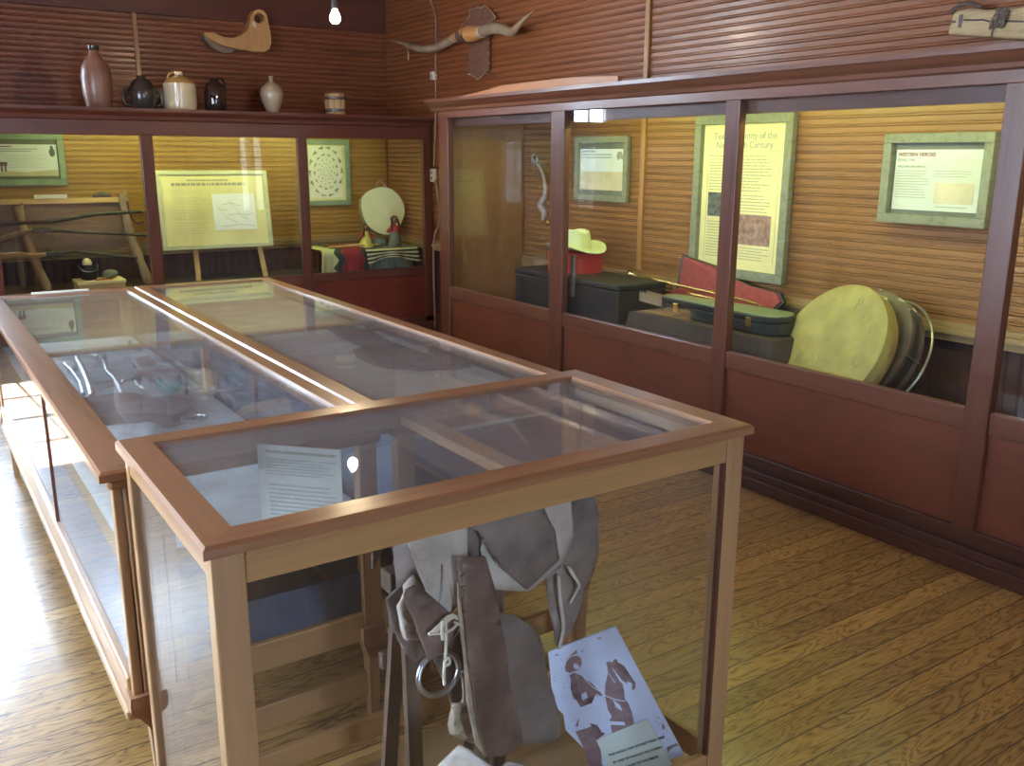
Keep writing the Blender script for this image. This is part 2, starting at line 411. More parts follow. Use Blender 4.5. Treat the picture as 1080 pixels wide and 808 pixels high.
# back wall: low window known from its reflection; unseen high one added for floor sheen
WINB = [(-1.5, -.35, 2.25, 3.2), (-.12, .42, .85, 2.75)]
def wall_with_holes(name, axis, plane, a0, a1, holes, inward, thick, matb, z0=ZR, z1=ZC, seg=None):
    """solid wall with holes + beaded skin"""
    body = G(); cur = a0; spans = []; A0_, A1_ = a0, a1
    for h0, h1, hz0, hz1 in sorted(holes):
        spans.append((cur, h0, 0, ZC)); spans.append((h0, h1, 0, hz0)); spans.append((h0, h1, hz1, ZC)); cur = h1
    spans.append((cur, a1, 0, ZC))
    back = plane-inward*thick; fr = plane-inward*.012
    for s0, s1, za, zb in spans:
        e0 = s0-.15 if s0 == A0_ else s0; e1 = s1+.15 if s1 == A1_ else s1
        if axis == 'x': body.box(e0, e1, fr, back, za, zb)
        else: body.box(fr, back, e0, e1, za, zb)
    w = struct(name, body, MAHD)
    sk = G(); wn_ = G()
    for s0, s1, za, zb in spans:
        q0, q1 = max(za, z0), min(zb, z1)
        if q1 > q0+.03:
            gg = beads(axis, plane, s0, s1, z0+.044*math.ceil((q0-z0)/.044-1e-6), q1, inward); sk.add(gg.v, gg.f)
        if za < z0:
            gg = vbeads(axis, plane, s0, s1, 0, min(zb, z0), inward); wn_.add(gg.v, gg.f)
    obj('beadboard', sk, matb, w); obj('wainscot', wn_, WAIN, w)
    return w
wall_with_holes('wall_back', 'x', YB, XL, XW, WINB, -1, .16, WX)
wall_with_holes('wall_right', 'y', XW, YF, YB, [], -1, .16, WY)
WINL_FILL = [(1.7, 2.5, .8, 2.7), (3.7, 4.3, .8, 2.7)]  # unseen left windows, added to give side fill light
wall_with_holes('wall_left', 'y', XL, YF, YB, WINL_FILL, 1, .16, WY)
WINF = [(.58, 1.06, .5, 2.6)]
wall_with_holes('wall_front', 'x', YF, XL, XW, WINF, 1, .16, WX)
wi = 0
def window(axis, plane, h, inward, cols=2, rows=4):
    global wi; wi += 1
    a0, a1, z0, z1 = h; fr = G(); pane = G()
    def bx(g, s0, s1, d0, d1, za, zb):
        if axis == 'x': g.box(s0, s1, plane+inward*d0, plane+inward*d1, za, zb)
        else: g.box(plane+inward*d0, plane+inward*d1, s0, s1, za, zb)
    w = .035
    bx(fr, a0, a0+w, -.09, -.05, z0, z1); bx(fr, a1-w, a1, -.09, -.05, z0, z1)
    bx(fr, a0+w, a1-w, -.09, -.05, z0, z0+w); bx(fr, a0+w, a1-w, -.09, -.05, z1-w, z1)
    for c in range(1, cols): x = a0+(a1-a0)*c/cols; bx(fr, x-.011, x+.011, -.085, -.055, z0+w, z1-w)
    for c in range(1, rows): z = z0+(z1-z0)*c/rows; t = .02 if c == rows//2 else .011; bx(fr, a0+w, a1-w, -.084, -.056, z-t, z+t)
    o = struct(f'window_{wi}', fr, WHITEP)
    bx(pane, a0+w, a1-w, -.072, -.068, z0+w, z1-w); obj('pane', pane, WGL, o)
    cs = G(); c = .09
    bx(cs, a0-c, a0, -.01, .02, z0-c, z1+c); bx(cs, a1, a1+c, -.01, .02, z0-c, z1+c); bx(cs, a0, a1, -.01, .02, z1, z1+c); bx(cs, a0-.03, a1+.03, -.05, .05, z0-.03, z0)
    obj('casing', cs, MAHZ, o)
    L = bpy.data.lights.new('window_daylight', 'AREA'); L.shape = 'RECTANGLE'; L.size = a1-a0; L.size_y = z1-z0; L.cycles.is_portal = True
    lo = bpy.data.objects.new('window_daylight', L); COL.objects.link(lo)
    cz = (z0+z1)/2; ca = (a0+a1)/2
    d = Vector((0, inward, 0)) if axis == 'x' else Vector((inward, 0, 0))
    lo.location = ((ca, plane-inward*.02, cz) if axis == 'x' else (plane-inward*.02, ca, cz))
    lo.rotation_euler = d.to_track_quat('-Z', 'Z').to_euler()
    return o
for h in WINB: window('x', YB, h, -1, 2, 4 if h[2] < 1 else 2)
for h in WINL_FILL: window('y', XL, h, 1)
for h in WINF: window('x', YF, h, 1, 1, 2)
# frieze at the top of the back wall, corner and batten strips, chair rails
struct('trim_1', G().box(.5, XW-.006, YB-.03, YB-.005, 2.72, 2.76).box(.5, XW-.006, YB-.016, YB-.005, 2.76, ZC), MAHX)
struct('trim_2', G().box(1.832, 1.868, YB-.022, YB-.001, ZR+.06, 2.72), wood('batten_z', (.36, .17, .08), (.25, .10, .04), 'z'), bevel=.004)
struct('trim_3', G().box(XW-.022, XW-.001, 4.595, 4.635, ZR+.06, ZC), wood('batten_z2', (.40, .20, .07), (.27, .12, .04), 'z'), bevel=.004)
def rail_prof(g, axis, plane, a0, a1, inward):
    for d, za, zb in ((.020, ZR-.045, ZR-.012), (.034, ZR-.012, ZR+.018), (.022, ZR+.018, ZR+.045)):
        if axis == 'x': g.box(a0, a1, plane, plane+inward*d, za, zb)
        else: g.box(plane, plane+inward*d, a0, a1, za, zb)
    return g
struct('trim_4', rail_prof(G(), 'x', YB-.006, .5, XW-.006, -1), RAILM, bevel=.004)
struct('trim_5', rail_prof(G(), 'y', XW-.006, -3, YB-.04, -1), wood('rail_y', (.33, .22, .10), (.2, .12, .05), 'y'), bevel=.004)
struct('baseboard_right', G().box(XW-.03, XW-.006, 6.02, 7.4, 0, .16), MAHD, bevel=.005)

# ------------------------------------------------------------------ right wall display case
XR = 3.39
rc = thing('wall_display_case', (XR, 3.0, 0), 'long reddish mahogany glazed display case along the right wall, red panels below its glass', 'display case')
Y0, Y1 = -1.1, 6.02
bays = [(5.89, 4.635), (4.50, 3.22), (3.13, 1.87), (1.775, .45), (.36, -1.0)]
fr = G()
stl = [(5.89, Y1), (4.50, 4.635), (3.13, 3.22), (1.775, 1.87), (.36, .45), (Y0, -1.0)]
for i, (a, b_) in enumerate(stl): obj('stile', G().box(XR-.012, XR+.035, a, b_, .165, 1.862), MAHZ, rc, bevel=.004)
for a, b_ in bays:
    obj('sill_rail', G().box(XR-.006, XR+.03, b_, a, .565, .655), MAHY, rc, bevel=.005)
    obj('red_panel', G().box(XR+.008, XR+.022, b_, a, .165, .575), PANEL, rc)
obj('base_rail', G().box(XR-.012, XR+.03, Y0, Y1, .10, .17).box(XR-.035, XR+.03, Y0, Y1, .062, .104).box(XR-.045, XR+.03, Y0, Y1, .0, .064), MAHD, rc, bevel=.006)
obj('header', G().box(XR-.012, XR+.035, Y0, Y1, 1.86, 1.915), MAHY, rc, bevel=.003)
cor = [(XR-.012, 1.905), (XR-.025, 1.912), (XR-.03, 1.93), (XR-.055, 1.945), (XR-.075, 1.965), (XR-.085, 1.968), (XR-.085, 1.988), (XR+.02, 1.988), (XR+.02, 1.905)]
obj('cornice', G().prism([(x, Y0, z) for x, z in cor], (0, Y1+.085-Y0, 0)).box(XR+.02, XW-.02, Y1, Y1+.085, 1.968, 1.988), MAHY, rc)
obj('case_top', G().box(XR+.02, XW-.02, Y0, Y1, 1.965, 1.985), MAHY, rc)
obj('inner_ceiling', G().box(XR+.035, XW-.02, Y0, Y1-.02, 1.90, 1.91).box(XR+.04, XR+.06, Y0, Y1-.02, 1.80, 1.90), MAHD, rc)
obj('display_deck', G().box(XR+.03, XW-.02, Y0, Y1-.02, .445, .46), CLOTHB, rc)
obj('end_panel', G().box(XR+.035, XW-.02, Y1-.04, Y1-.01, .10, 1.96), ENDP, rc)
obj('end_panel', G().box(XR+.035, XW-.02, Y0, Y0+.03, .10, 1.96), ENDP, rc)
for a, b_ in bays: obj('glass_pane', G().box(XR+.012, XR+.017, b_, a, .65, 1.865), GLASS, rc)
# same stained wall seen inside the case, tube light put into its colour
st = struct('wall_panelling_right', G(), WYI) if False else None
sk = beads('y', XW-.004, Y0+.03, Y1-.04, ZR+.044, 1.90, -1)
o = obj('lit_wall_boards', sk, WYI, rc)
# ------------------------------------------------------------------ back wall display case
YC = 7.45
bc = thing('wall_display_case', (2.2, YC, 0), 'dark purplish-brown glazed display case across the far wall below the row of jugs', 'display case')
XA, XB = .50, 4.10
bst = [(.50, .60), (1.615, 1.705), (2.845, 2.925), (4.015, 4.10)]
bb = [(.60, 1.615), (1.705, 2.845), (2.925, 4.015)]
for a, b_ in bst: obj('stile', G().box(a, b_, YC-.012, YC+.035, .10, 1.75), MAHZ, bc, bevel=.004)
for a, b_ in bb:
    obj('sill_rail', G().box(a, b_, YC-.006, YC+.03, .535, .61), MAHX, bc, bevel=.005)
    obj('red_panel', G().box(a, b_, YC+.008, YC+.022, .14, .545), PANELX, bc)
    obj('glass_pane', G().box(a, b_, YC+.012, YC+.017, .605, 1.745), GLASS, bc)
obj('base_rail', G().box(XA, XB, YC-.012, YC+.03, .09, .15).box(XA, XB, YC-.03, YC+.03, 0, .092), MAHX, bc, bevel=.006)
obj('header', G().box(XA, XB, YC-.012, YC+.035, 1.737, 1.87), MAHX, bc, bevel=.003)
cor = [(YC-.012, 1.84), (YC-.03, 1.85), (YC-.035, 1.875), (YC-.06, 1.89), (YC-.075, 1.90), (YC-.08, 1.91), (YC-.08, 1.93), (YC+.02, 1.93), (YC+.02, 1.84)]
obj('cornice', G().prism([(XA-.05, y, z) for y, z in cor], (XB-XA+.05, 0, 0)), MAHX, bc)
obj('case_top', G().box(XA, XB, YC+.02, YB-.025, 1.905, 1.928), MAHX, bc)
obj('inner_ceiling', G().box(XA+.02, XB, YC+.035, YB-.025, 1.86, 1.87), MAHD, bc)
obj('display_deck', G().box(XA+.02, XB, YC+.03, YB-.045, .545, .56), CLOTHB, bc)
obj('end_panel', G().box(XA, XA+.025, YC+.035, YB-.03, .10, 1.9), MAHZ, bc)
obj('lit_wall_boards', beads('x', YB-.004, XA+.025, XW-.03, ZR+.044, 1.86, -1), WXI, bc)
obj('lit_side_boards', beads('y', XW-.012, YC+.035, YB-.01, ZR+.044, 1.86, -1), WYI, bc)

# lamps inside the two cases
TUBE = emis('fluorescent_glow', (.86, 1.0, .34), 66)
def tube_lamp(p0, p1, label, name='fluorescent_lamp'):
    p0, p1 = Vector(p0), Vector(p1); c = (p0+p1)/2
    r = thing(name, c, label, 'lamp', label.replace('fluorescent tube', 'fluorescent tubes'))
    obj('glowing_tube', G().tube([p0, p1], .013, 12), TUBE, r, smooth=True)
    d = (p1-p0).normalized()
    for e, q in ((p0, -1), (p1, 1)): obj('end_cap', G().tube([e, e+d*q*.03], .016, 12), STRAP, r)
    return r
for i in range(3):
    y = 1.30+i*1.28
    tube_lamp((XR+.14, y, 1.868), (XR+.14, y+1.1, 1.868), 'fluorescent tube under the top board of the right wall case')
for i in range(2):
    x = 1.1+i*1.28
    tube_lamp((x, YC+.20, 1.835), (x+1.1, YC+.20, 1.835), 'fluorescent tube under the top board of the far wall case')

# ------------------------------------------------------------------ bulb
BP = Vector((2.36, 5.45, 2.40))
lb = thing('hanging_light_bulb', BP, 'bare glowing bulb hanging on a cord above the middle of the room', 'light bulb')
prof = [(.004, -.034), (.016, -.031), (.027, -.020), (.031, -.004), (.028, .012), (.018, .03), (.013, .045)]
obj('glowing_bulb', G().lathe(BP, prof, 20), emis('bulb_glow', (1.0, .80, .50), 620), lb, smooth=True)
obj('socket', G().lathe(BP+Vector((0, 0, .045)), [(.015, 0), (.019, .004), (.019, .05), (.008, .06)], 16), BLACKP, lb, smooth=True)
obj('cord', G().tube([BP+Vector((0, 0, .10)), (BP.x, BP.y, ZC-.01)], .004, 8), BLACKP, lb)

# ------------------------------------------------------------------ showcases
def frame_top(nx0, nx1, ny0, ny1, z0, z1, w, wx=None):
    """four mitred rails as a list of prisms with an ogee edge"""
    return None
def top_rails(root, x0, x1, y0, y1, zt, th, w, matx, maty, wr=None, wl=None):
    wl = wl or w; wr = wr or w
    e = .006
    def ring(name, o_, i_, out, mat):
        (a, b_), (c, d) = o_, i_
        # o_: outer pts a,b ; i_: inner pts c,d ; profile: lip
        nrm = Vector(out)
        g = G()
        A0, B0 = Vector((*a, zt-th)), Vector((*b_, zt-th)); A1, B1 = Vector((*a, zt-e)), Vector((*b_, zt-e))
        k = nrm*e
        tt = (B1-A1).normalized()*e; A2, B2 = A1-k+tt+Vector((0, 0, e)), B1-k-tt+Vector((0, 0, e))
        C1, D1 = Vector((*c, zt)), Vector((*d, zt)); C0, D0 = Vector((*c, zt-th)), Vector((*d, zt-th))
        vs = [A0, B0, A1, B1, A2, B2, C1, D1, C0, D0]
        fs = [(0,1,3,2), (2,3,5,4), (4,5,7,6), (6,7,9,8), (8,9,1,0), (0,2,4,6,8), (1,9,7,5,3)]
        g.add(vs, fs)
        ob = obj(name, g, mat, root)
        bmx = bmesh.new(); bmx.from_mesh(ob.data); bmesh.ops.recalc_face_normals(bmx, faces=bmx.faces[:]); bmx.to_mesh(ob.data); bmx.free()
    ring('top_rail', ((x0, y0), (x1, y0)), ((x0+wl, y0+w), (x1-wr, y0+w)), (0, -1, 0), matx)
    ring('top_rail', ((x1, y1), (x0, y1)), ((x1-wr, y1-w), (x0+wl, y1-w)), (0, 1, 0), matx)
    ring('top_rail', ((x0, y1), (x0, y0)), ((x0+wl, y1-w), (x0+wl, y0+w)), (-1, 0, 0), maty)
    ring('top_rail', ((x1, y0), (x1, y1)), ((x1-wr, y0+w), (x1-wr, y1-w)), (1, 0, 0), maty)

# near showcase with the saddle
nx0, nx1, ny0, ny1, nz = .335, 1.592, 1.37, 2.045, 1.0
ns = thing('glass_showcase', ((nx0+nx1)/2, (ny0+ny1)/2, 0), 'nearest oak and glass showcase, tall box holding the old saddle', 'showcase')
top_rails(ns, nx0, nx1, ny0, ny1, nz, .022, .065, CHX, CHY)
obj('glass_top', G().box(nx0+.06, nx1-.045, ny0+.06, ny1-.04, nz-.0125, nz-.0065), GLTOP, ns)
i_ = .014; px_, py_ = .056, .04
posts = [(nx0+i_, nx0+i_+px_, ny0+i_, ny0+i_+py_), (nx1-i_-px_, nx1-i_, ny0+i_, ny0+i_+py_), (nx0+i_, nx0+i_+.045, ny1-i_-.03, ny1-i_), (nx1-i_-.045, nx1-i_, ny1-i_-.03, ny1-i_)]
for q in posts: obj('corner_post', G().box(q[0], q[1], q[2], q[3], 0, nz-.022), OAKZ, ns, bevel=.004)
a0, a1, b0, b1 = nx0+i_, nx1-i_, ny0+i_, ny1-i_
obj('front_apron', G().box(a0+px_, a1-px_, b0+.002, b0+.022, .915, nz-.022).box(a0+px_, a1-px_, b0-.004, b0+.004, .965, nz-.022), OAKX, ns, bevel=.003)
obj('back_apron', G().box(a0+.045, a1-.045, b1-.022, b1-.002, .93, nz-.022), OAKX, ns, bevel=.003)
for xa in (a0+.002, a1-.022): obj('side_apron', G().box(xa, xa+.02, b0+py_, b1-.03, .928, nz-.022), OAKY, ns, bevel=.003)
obj('bottom_rail', G().box(a0+px_, a1-px_, b0+.002, b0+.022, .07, .145), OAKX, ns, bevel=.003)
obj('bottom_rail', G().box(a0+.045, a1-.045, b1-.022, b1-.002, .07, .13), OAKX, ns, bevel=.003)
for xa in (a0+.002, a1-.022): obj('bottom_rail', G().box(xa, xa+.02, b0+py_, b1-.03, .07, .135), OAKY, ns, bevel=.003)
obj('floor_board', G().box(a0+.02, a1-.02, b0+.02, b1-.02, .006, .022), wood('case_floor_board', (.30, .19, .09), (.2, .12, .05), 'x', .5, .1), ns)
obj('glass_pane', G().box(a0+px_, a1-px_, b0+.012, b0+.016, .14, .92), GLASS, ns)
obj('glass_pane', G().box(a0+.045, a1-.045, b1-.014, b1-.010, .13, .932), GLASS, ns)
for xa in (a0+.010, a1-.014): obj('glass_pane', G().box(xa, xa+.004, b0+py_, b1-.03, .13, .93), GLASS, ns)
g = G().box(a1-px_-.010, a1-px_, b0-.002, b0+.012, .145, .915)
obj('glass_bead', g, MAHZ, ns, bevel=.002)
obj('cross_bar', G().box(1.005, 1.055, b0+.02, b1-.02, .935, .962), OAKY, ns, bevel=.003)

# pair of long low showcases behind
def low_case(x0, x1, label, tray, wl, wr, side_pilaster):
    y0, y1, zt = 2.075, 5.12, .92
    r = thing('glass_showcase', ((x0+x1)/2, (y0+y1)/2, 0), label, 'showcase')
    top_rails(r, x0, x1, y0, y1, zt, .024, .07, CHX, CHY, wr=wr, wl=wl)
    zb = .335
    for ya, yb in ((y0+.06, 3.583), (3.589, y1-.06)):
        obj('glass_top', G().box(x0+wl-.01, x1-wr+.01, ya, yb, zt-.0125, zt-.0075), GLTOP, r)
    obj('pane_bar', G().box(x0+wl-.01, x1-wr+.01, 3.575, 3.597, zt-.03, zt-.0135), CHX, r)
    # cove moulding under the lip
    k = .018
    obj('cove_moulding', G().box(x0+k, x1-k, y0+k, y0+.05, zt-.052, zt-.024).box(x0+k, x1-k, y1-.05, y1-k, zt-.052, zt-.024)
        .box(x0+k, x0+.045, y0+.05, y1-.05, zt-.052, zt-.024).box(x1-.045, x1-k, y0+.05, y1-.05, zt-.052, zt-.024), CHX, r, bevel=.009)
    s = .028
    L, R_, N, Fy = x0+s, x1-s, y0+s, y1-s
    # near-left pilaster in two boards around a narrow glazed slot
    pw = .052
    def post(xa, xb, ya, yb, za=zb, zt_=zt-.05):
        obj('corner_post', G().box(xa, xb, ya, yb, za, zt_), OAKZ, r, bevel=.003)
    if side_pilaster:
        post(L, L+.022, N, N+.03); post(L+.0245, L+pw, N-.003, N+.03); post(L+.078, L+.098, N-.003, N+.03); post(L+.1005, L+.128, N, N+.03)
        obj('slot_glass', G().box(L+pw, L+.078, N+.008, N+.012, zb+.05, zt-.07), GLASS, r)
        for za_, zb_2 in ((zb, zb+.05), (zt-.07, zt-.05)): obj('slot_block', G().box(L+pw, L+.078, N+.002, N+.03, za_, zb_2), OAKZ, r)
    else: post(L, L+pw, N, N+.04)
    post(R_-pw, R_, N, N+.04); post(L, L+pw, Fy-.04, Fy); post(R_-pw, R_, Fy-.04, Fy)
    # drop blocks and tapering feet
    ends = [(L-.012, L+.14 if side_pilaster else L+pw+.012, N-.014, N+.045), (R_-pw-.012, R_+.004, N-.014, N+.045), (L-.012, L+pw+.012, Fy-.045, Fy+.012), (R_-pw-.012, R_+.004, Fy-.045, Fy+.012)]
    for xa, xb, ya, yb in ends:
        cx, cy = (xa+xb)/2, (ya+yb)/2; g = G()
        lv = [(zb+.012, .97), (zb-.008, 1.0), (zb-.03, .98), (zb-.05, .74), (zb-.075, .52), (zb-.085, .46)]
        vs = []; fs = []
        for z_, q in lv:
            for sx_, sy_ in ((-1, -1), (1, -1), (1, 1), (-1, 1)): vs.append((cx+sx_*(xb-xa)/2*q, cy+sy_*(yb-ya)/2*max(q, .8), z_))
        for i in range(len(lv)-1):
            for j in range(4): fs.append((i*4+j, (i+1)*4+j, (i+1)*4+(j+1) % 4, i*4+(j+1) % 4))
        fs += [(0, 1, 2, 3), tuple(len(vs)-1-j for j in range(4))]
        g.add(vs, fs); obj('drop_block', g, CHX, r)
        g = G(); tz = zb-.085; w1, w2 = (xb-xa)*.23, (xb-xa)*.17
        g.add([(cx-w1, cy-.02, tz), (cx+w1, cy-.02, tz), (cx+w1, cy+.02, tz), (cx-w1, cy+.02, tz), (cx-w2, cy-.015, 0), (cx+w2, cy-.015, 0), (cx+w2, cy+.015, 0), (cx-w2, cy+.015, 0)],
              [(0,1,2,3), (7,6,5,4), (0,4,5,1), (1,5,6,2), (2,6,7,3), (3,7,4,0)])
        obj('leg', g, OAKZ, r)
    obj('bottom_rail', G().box(L-.008, L+.02, N+.03, Fy-.04, zb-.055, zb+.045).box(L-.016, L+.02, N+.03, Fy-.04, zb-.07, zb-.045), OAKY, r, bevel=.006)
    obj('bottom_rail', G().box(R_-.02, R_, N+.04, Fy-.04, zb-.03, zb+.05), OAKY, r, bevel=.004)
    obj('bottom_rail', G().box(L+(.128 if side_pilaster else pw), R_-pw, N+.002, N+.025, zb-.03, zb+.05), OAKX, r, bevel=.004)
    obj('bottom_rail', G().box(L+pw, R_-pw, Fy-.03, Fy-.005, zb-.03, zb+.05), OAKX, r, bevel=.004)
    obj('stretcher', G().box(L+.10, R_-.03, N+.01, N+.035, .13, .20), OAKX, r, bevel=.004)
    obj('mullion', G().box(L, L+.014, 3.28, 3.297, zb+.045, zt-.05), MAHZ, r)
    obj('side_glass', G().box(L+.005, L+.009, N+.03, Fy-.04, zb+.04, zt-.05), GLASS, r)
    obj('side_glass', G().box(R_-.012, R_-.008, N+.04, Fy-.04, zb+.04, zt-.05), GLASS, r)
    obj('end_glass', G().box(L+(.128 if side_pilaster else pw), R_-pw, N+.012, N+.016, zb+.045, zt-.05), GLASS, r)
    obj('end_glass', G().box(L+pw, R_-pw, Fy-.018, Fy-.014, zb+.045, zt-.05), GLASS, r)
    dk = tray if tray else .66
    if not tray: obj('display_deck', G().box(L+.013, R_-.022, N+.042, Fy-.042, dk-.014, dk), PINEX, r)
    obj('blue_side_panel', G().box(L+.011, L+.02, N+.035, Fy-.04, zb+.02, dk-.001), BLUEP, r)
    obj('blue_side_panel', G().box(R_-.022, R_-.014, N+.04, Fy-.04, zb+.02, dk-.001), BLUEP, r)
    obj('blue_end_panel', G().box(L+(.129 if side_pilaster else pw), R_-pw, N+.020, N+.028, zb+.02, dk-.16 if side_pilaster else dk-.2), BLUEE, r)
    obj('floor_board', G().box(L+.022, R_-.024, N+.03, Fy-.03, zb-.02, zb), MAHX, r)
    if tray: obj('lined_tray', G().box(L+.013, R_-.022, N+.042, Fy-.042, tray-.012, tray), BEIGE, r)
    return r
lc = low_case(.30, 1.008, 'long low wooden showcase on the left, full of spurs and tools on blue cloth', None, .085, .05, True)
low_case(1.012, 1.745, 'long low showcase on the right of the pair, dark hide on its beige lining', .855, .06, .06, False)
obj('centre_post', G().box(.935, .965, 3.57, 3.60, .664, .87), OAKZ, lc, bevel=.003)

# ------------------------------------------------------------------ posters and frames
class Pl:
    def __init__(s, o, u, v): s.o, s.u, s.v = Vector(o), Vector(u).normalized(), Vector(v).normalized(); s.n = s.u.cross(s.v)
    def p(s, a, b_, d=0): return s.o+s.u*a+s.v*b_+s.n*d
    def rect(s, g, a0, b0, a1, b1, d0, d1): return g.obox(s.p(a0, b0, d0), s.u*(a1-a0), s.v*(b1-b0), s.n*(d1-d0))
    def poly(s, g, pts, d0, d1): return g.prism([s.p(a, b_, d0) for a, b_ in pts], s.n*(d1-d0))
def frame(P, w, h, label, cat, fw, mat, group=None, depth=.03, backm=None, pad=.0, name='framed_poster', basket=None):
    r = thing(name, P.p(w/2, 0, 0), label, cat, group)
    g = G()
    for a0_, b0_, a1_, b1_ in ((0, 0, w, fw), (0, h-fw, w, h), (0, fw, fw, h-fw), (w-fw, fw, w, h-fw)):
        P.rect(g, a0_, b0_, a1_, b1_, 0, depth)
    obj('frame', g, mat, r, bevel=.004)
    obj('backing', P.rect(G(), fw, fw, w-fw, h-fw, .001, .008), backm or MATG, r)
    return r
def lines(P, name, root, a0_, a1_, btop, bbot, n, mat, d, hgt=.35, rag=True, seed=1, words=True):
    """rows of small word-like dashes: print too small to read"""
    rnd = random.Random(seed); g = G(); step = (btop-bbot)/n
    for i in range(n):
        y = btop-step*(i+.8); a = a0_; end = a1_-(rnd.random()*.25*(a1_-a0_) if rag else 0)
        while a < end:
            wl = rnd.uniform(.02, .07)*(a1_-a0_) if words else (end-a0_)
            e = min(a+wl, end); P.rect(g, a, y, e, y+step*hgt, d, d+.0008); a = e+.012*(a1_-a0_)
    return obj(name, g, mat, root)
UR, UB, UZ = (0, -1, 0), (1, 0, 0), (0, 0, 1)

# small frame in the second bay of the right wall case
xq = XW-.012
A = onx(606, 145, xq-.03); B = onx(660, 211, xq-.03)
w, h = A.y-B.y, .435; zb = (A.z-h)
P = Pl((xq, A.y, zb+.005), UR, UZ)
r = frame(P, w, h, 'small pale framed panel above the white hat in the right wall case', 'framed poster', .045, GREYW)
obj('print', P.rect(G(), .05, .075, w-.05, h-.085, .009, .012), SANDW, r)
obj('ground_print', P.rect(G(), .05, .075, w-.05, .20, .012, .013), SANDP, r)
obj('emblem', P.poly(G(), [(w-.13, h-.14), (w-.12, h-.105), (w-.08, h-.10), (w-.065, h-.13), (w-.055, h-.16), (w-.09, h-.145), (w-.11, h-.16)], .012, .013), INKF, r)
lines(P, 'heading_print', r, .06, .22, h-.092, h-.110, 1, INKG, .012, .7, False, 3)
lines(P, 'subheading_print', r, .06, w-.16, h-.112, h-.150, 2, INKG, .012, .5, True, 4)

# tall parchment poster between the second and third bay
A = onx(735, 121, xq-.03); B = onx(825, 300, xq-.03)
w, h = A.y-B.y, 1.80-.905
P = Pl((xq, A.y, .905), UR, UZ)
r = frame(P, w, 1.835-.905, 'tall grey-framed parchment poster full of fine print in the right wall case', 'framed poster', .052, GREYW, depth=.04, backm=PARCH)
h = 1.835-.905
bk = [c for c in r.children if c.name.startswith('backing')][0]
text('title_line', 'Texans, Identity of the', P.p(w/2, h-.135, .0085), UR, UZ, .052, INKF, bk, 'CENTER', .0006)
text('title_line', 'Nineteenth Century', P.p(w/2, h-.185, .0085), UR, UZ, .052, INKF, bk, 'CENTER', .0006)
obj('ruled_border', P.rect(P.rect(P.rect(G(), .095, h-.205, w-.095, h-.203, .008, .009), .095, .09, .097, h-.205, .008, .009), w-.10, .09, w-.098, h-.205, .008, .009), INKF, r)
lines(P, 'small_print', r, .11, w-.12, h-.22, h-.43, 12, INKF, .008, .3, True, 5)
lines(P, 'small_print', r, .22, w-.12, h-.44, h-.60, 9, INKF, .008, .3, True, 6)
lines(P, 'small_print', r, .11, .30, h-.60, .11, 13, INKF, .008, .3, True, 7)
lines(P, 'small_print', r, .31, w-.12, .19, .11, 5, INKF, .008, .3, True, 8)
obj('printed_photograph', P.rect(G(), .11, h-.58, .215, h-.44, .008, .010), PHOTOD, bk)
obj('printed_photograph', P.rect(G(), .32, .20, w-.13, .37, .008, .010), PHOTOR, bk)

# frame in the third bay, standing proud of the wall
A = onx(935, 141, xq-.06); B = onx(1040, 236, xq-.06)
w, h = A.y-B.y, .42
P = Pl((xq-.03, A.y, A.z-h), UR, UZ)
r = frame(P, w, h, 'weathered grey framed poster of a western show above the big yellow drum', 'framed poster', .045, GREYW, depth=.045)
obj('hanging_block', P.rect(G(), .1, .1, w-.1, h-.1, -.03, 0), PINEX, r)
pr_ = obj('print', P.rect(G(), .055, .065, w-.06, h-.075, .009, .012), wood('fading_sheet', (.62, .66, .56), (.58, .60, .42), 'y', .8, 0, 4, .3, 0), r)
text('title_line', 'WESTERN HEROES', P.p(.065, h-.105, .0125), UR, UZ, .023, INKR, pr_, 'LEFT', .0006)
text('title_line', 'STAGE ONE', P.p(.065, h-.128, .0125), UR, UZ, .017, INKF, pr_, 'LEFT', .0004)
text('title_line', 'WELCOME ONE AND ALL', P.p(.065, h-.157, .0125), UR, UZ, .013, INKF, pr_, 'LEFT', .0004)
lines(P, 'small_print', r, .065, .24, h-.165, .12, 11, INKF, .012, .28, True, 9)
lines(P, 'small_print', r, .26, w-.08, h-.165, h-.20, 3, INKF, .012, .28, True, 10)
obj('printed_photograph', P.rect(G(), .27, .10, w-.085, .195, .012, .014), SANDP, pr_)
lines(P, 'photograph_caption', r, .28, w-.09, .095, .08, 1, INKF, .012, .3, True, 11)

# far wall case: left frame
yq = YB-.012
A = ony(63, 141, yq-.03); h = .405
P = Pl((.62, yq, A.z-h), UB, UZ); w = A.x-.62+.02
r = frame(P, w, h, 'green-grey framed panel above the rifle rack at the left of the far case', 'framed poster', .05, GREYG)
obj('print', P.rect(G(), .055, .075, w-.055, h-.085, .009, .012), PAPERW, r)
obj('ground_print', P.poly(G(), [(.055, .075), (w-.055, .075), (w-.055, .125), (w-.15, .118), (w-.3, .105), (w-.4, .115), (.055, .10)], .012, .013), SANDP, r)
lines(P, 'heading_print', r, .10, .22, h-.095, h-.11, 1, INKR, .012, .6, False, 12)
lines(P, 'subheading_print', r, .10, w-.17, h-.112, h-.145, 2, INKG, .012, .5, True, 13)
lines(P, 'small_print', r, .16, w-.12, h-.16, .14, 8, INKG, .012, .15, True, 14)
g = P.rect(P.rect(G(), .13, .11, .145, .155, .013, .015), .155, .11, .17, .155, .013, .015); P.rect(g, .12, .155, .178, .185, .013, .015)
obj('tower_drawing', g, SEPIA, r)
g = G(); c_ = P.p(w-.09, h-.135, .013); g.prism([c_+P.u*(.022*cos(t))+P.v*(.034*sin(t)-.012) for t in [i*pi/8 for i in range(16)]], P.n*.001)
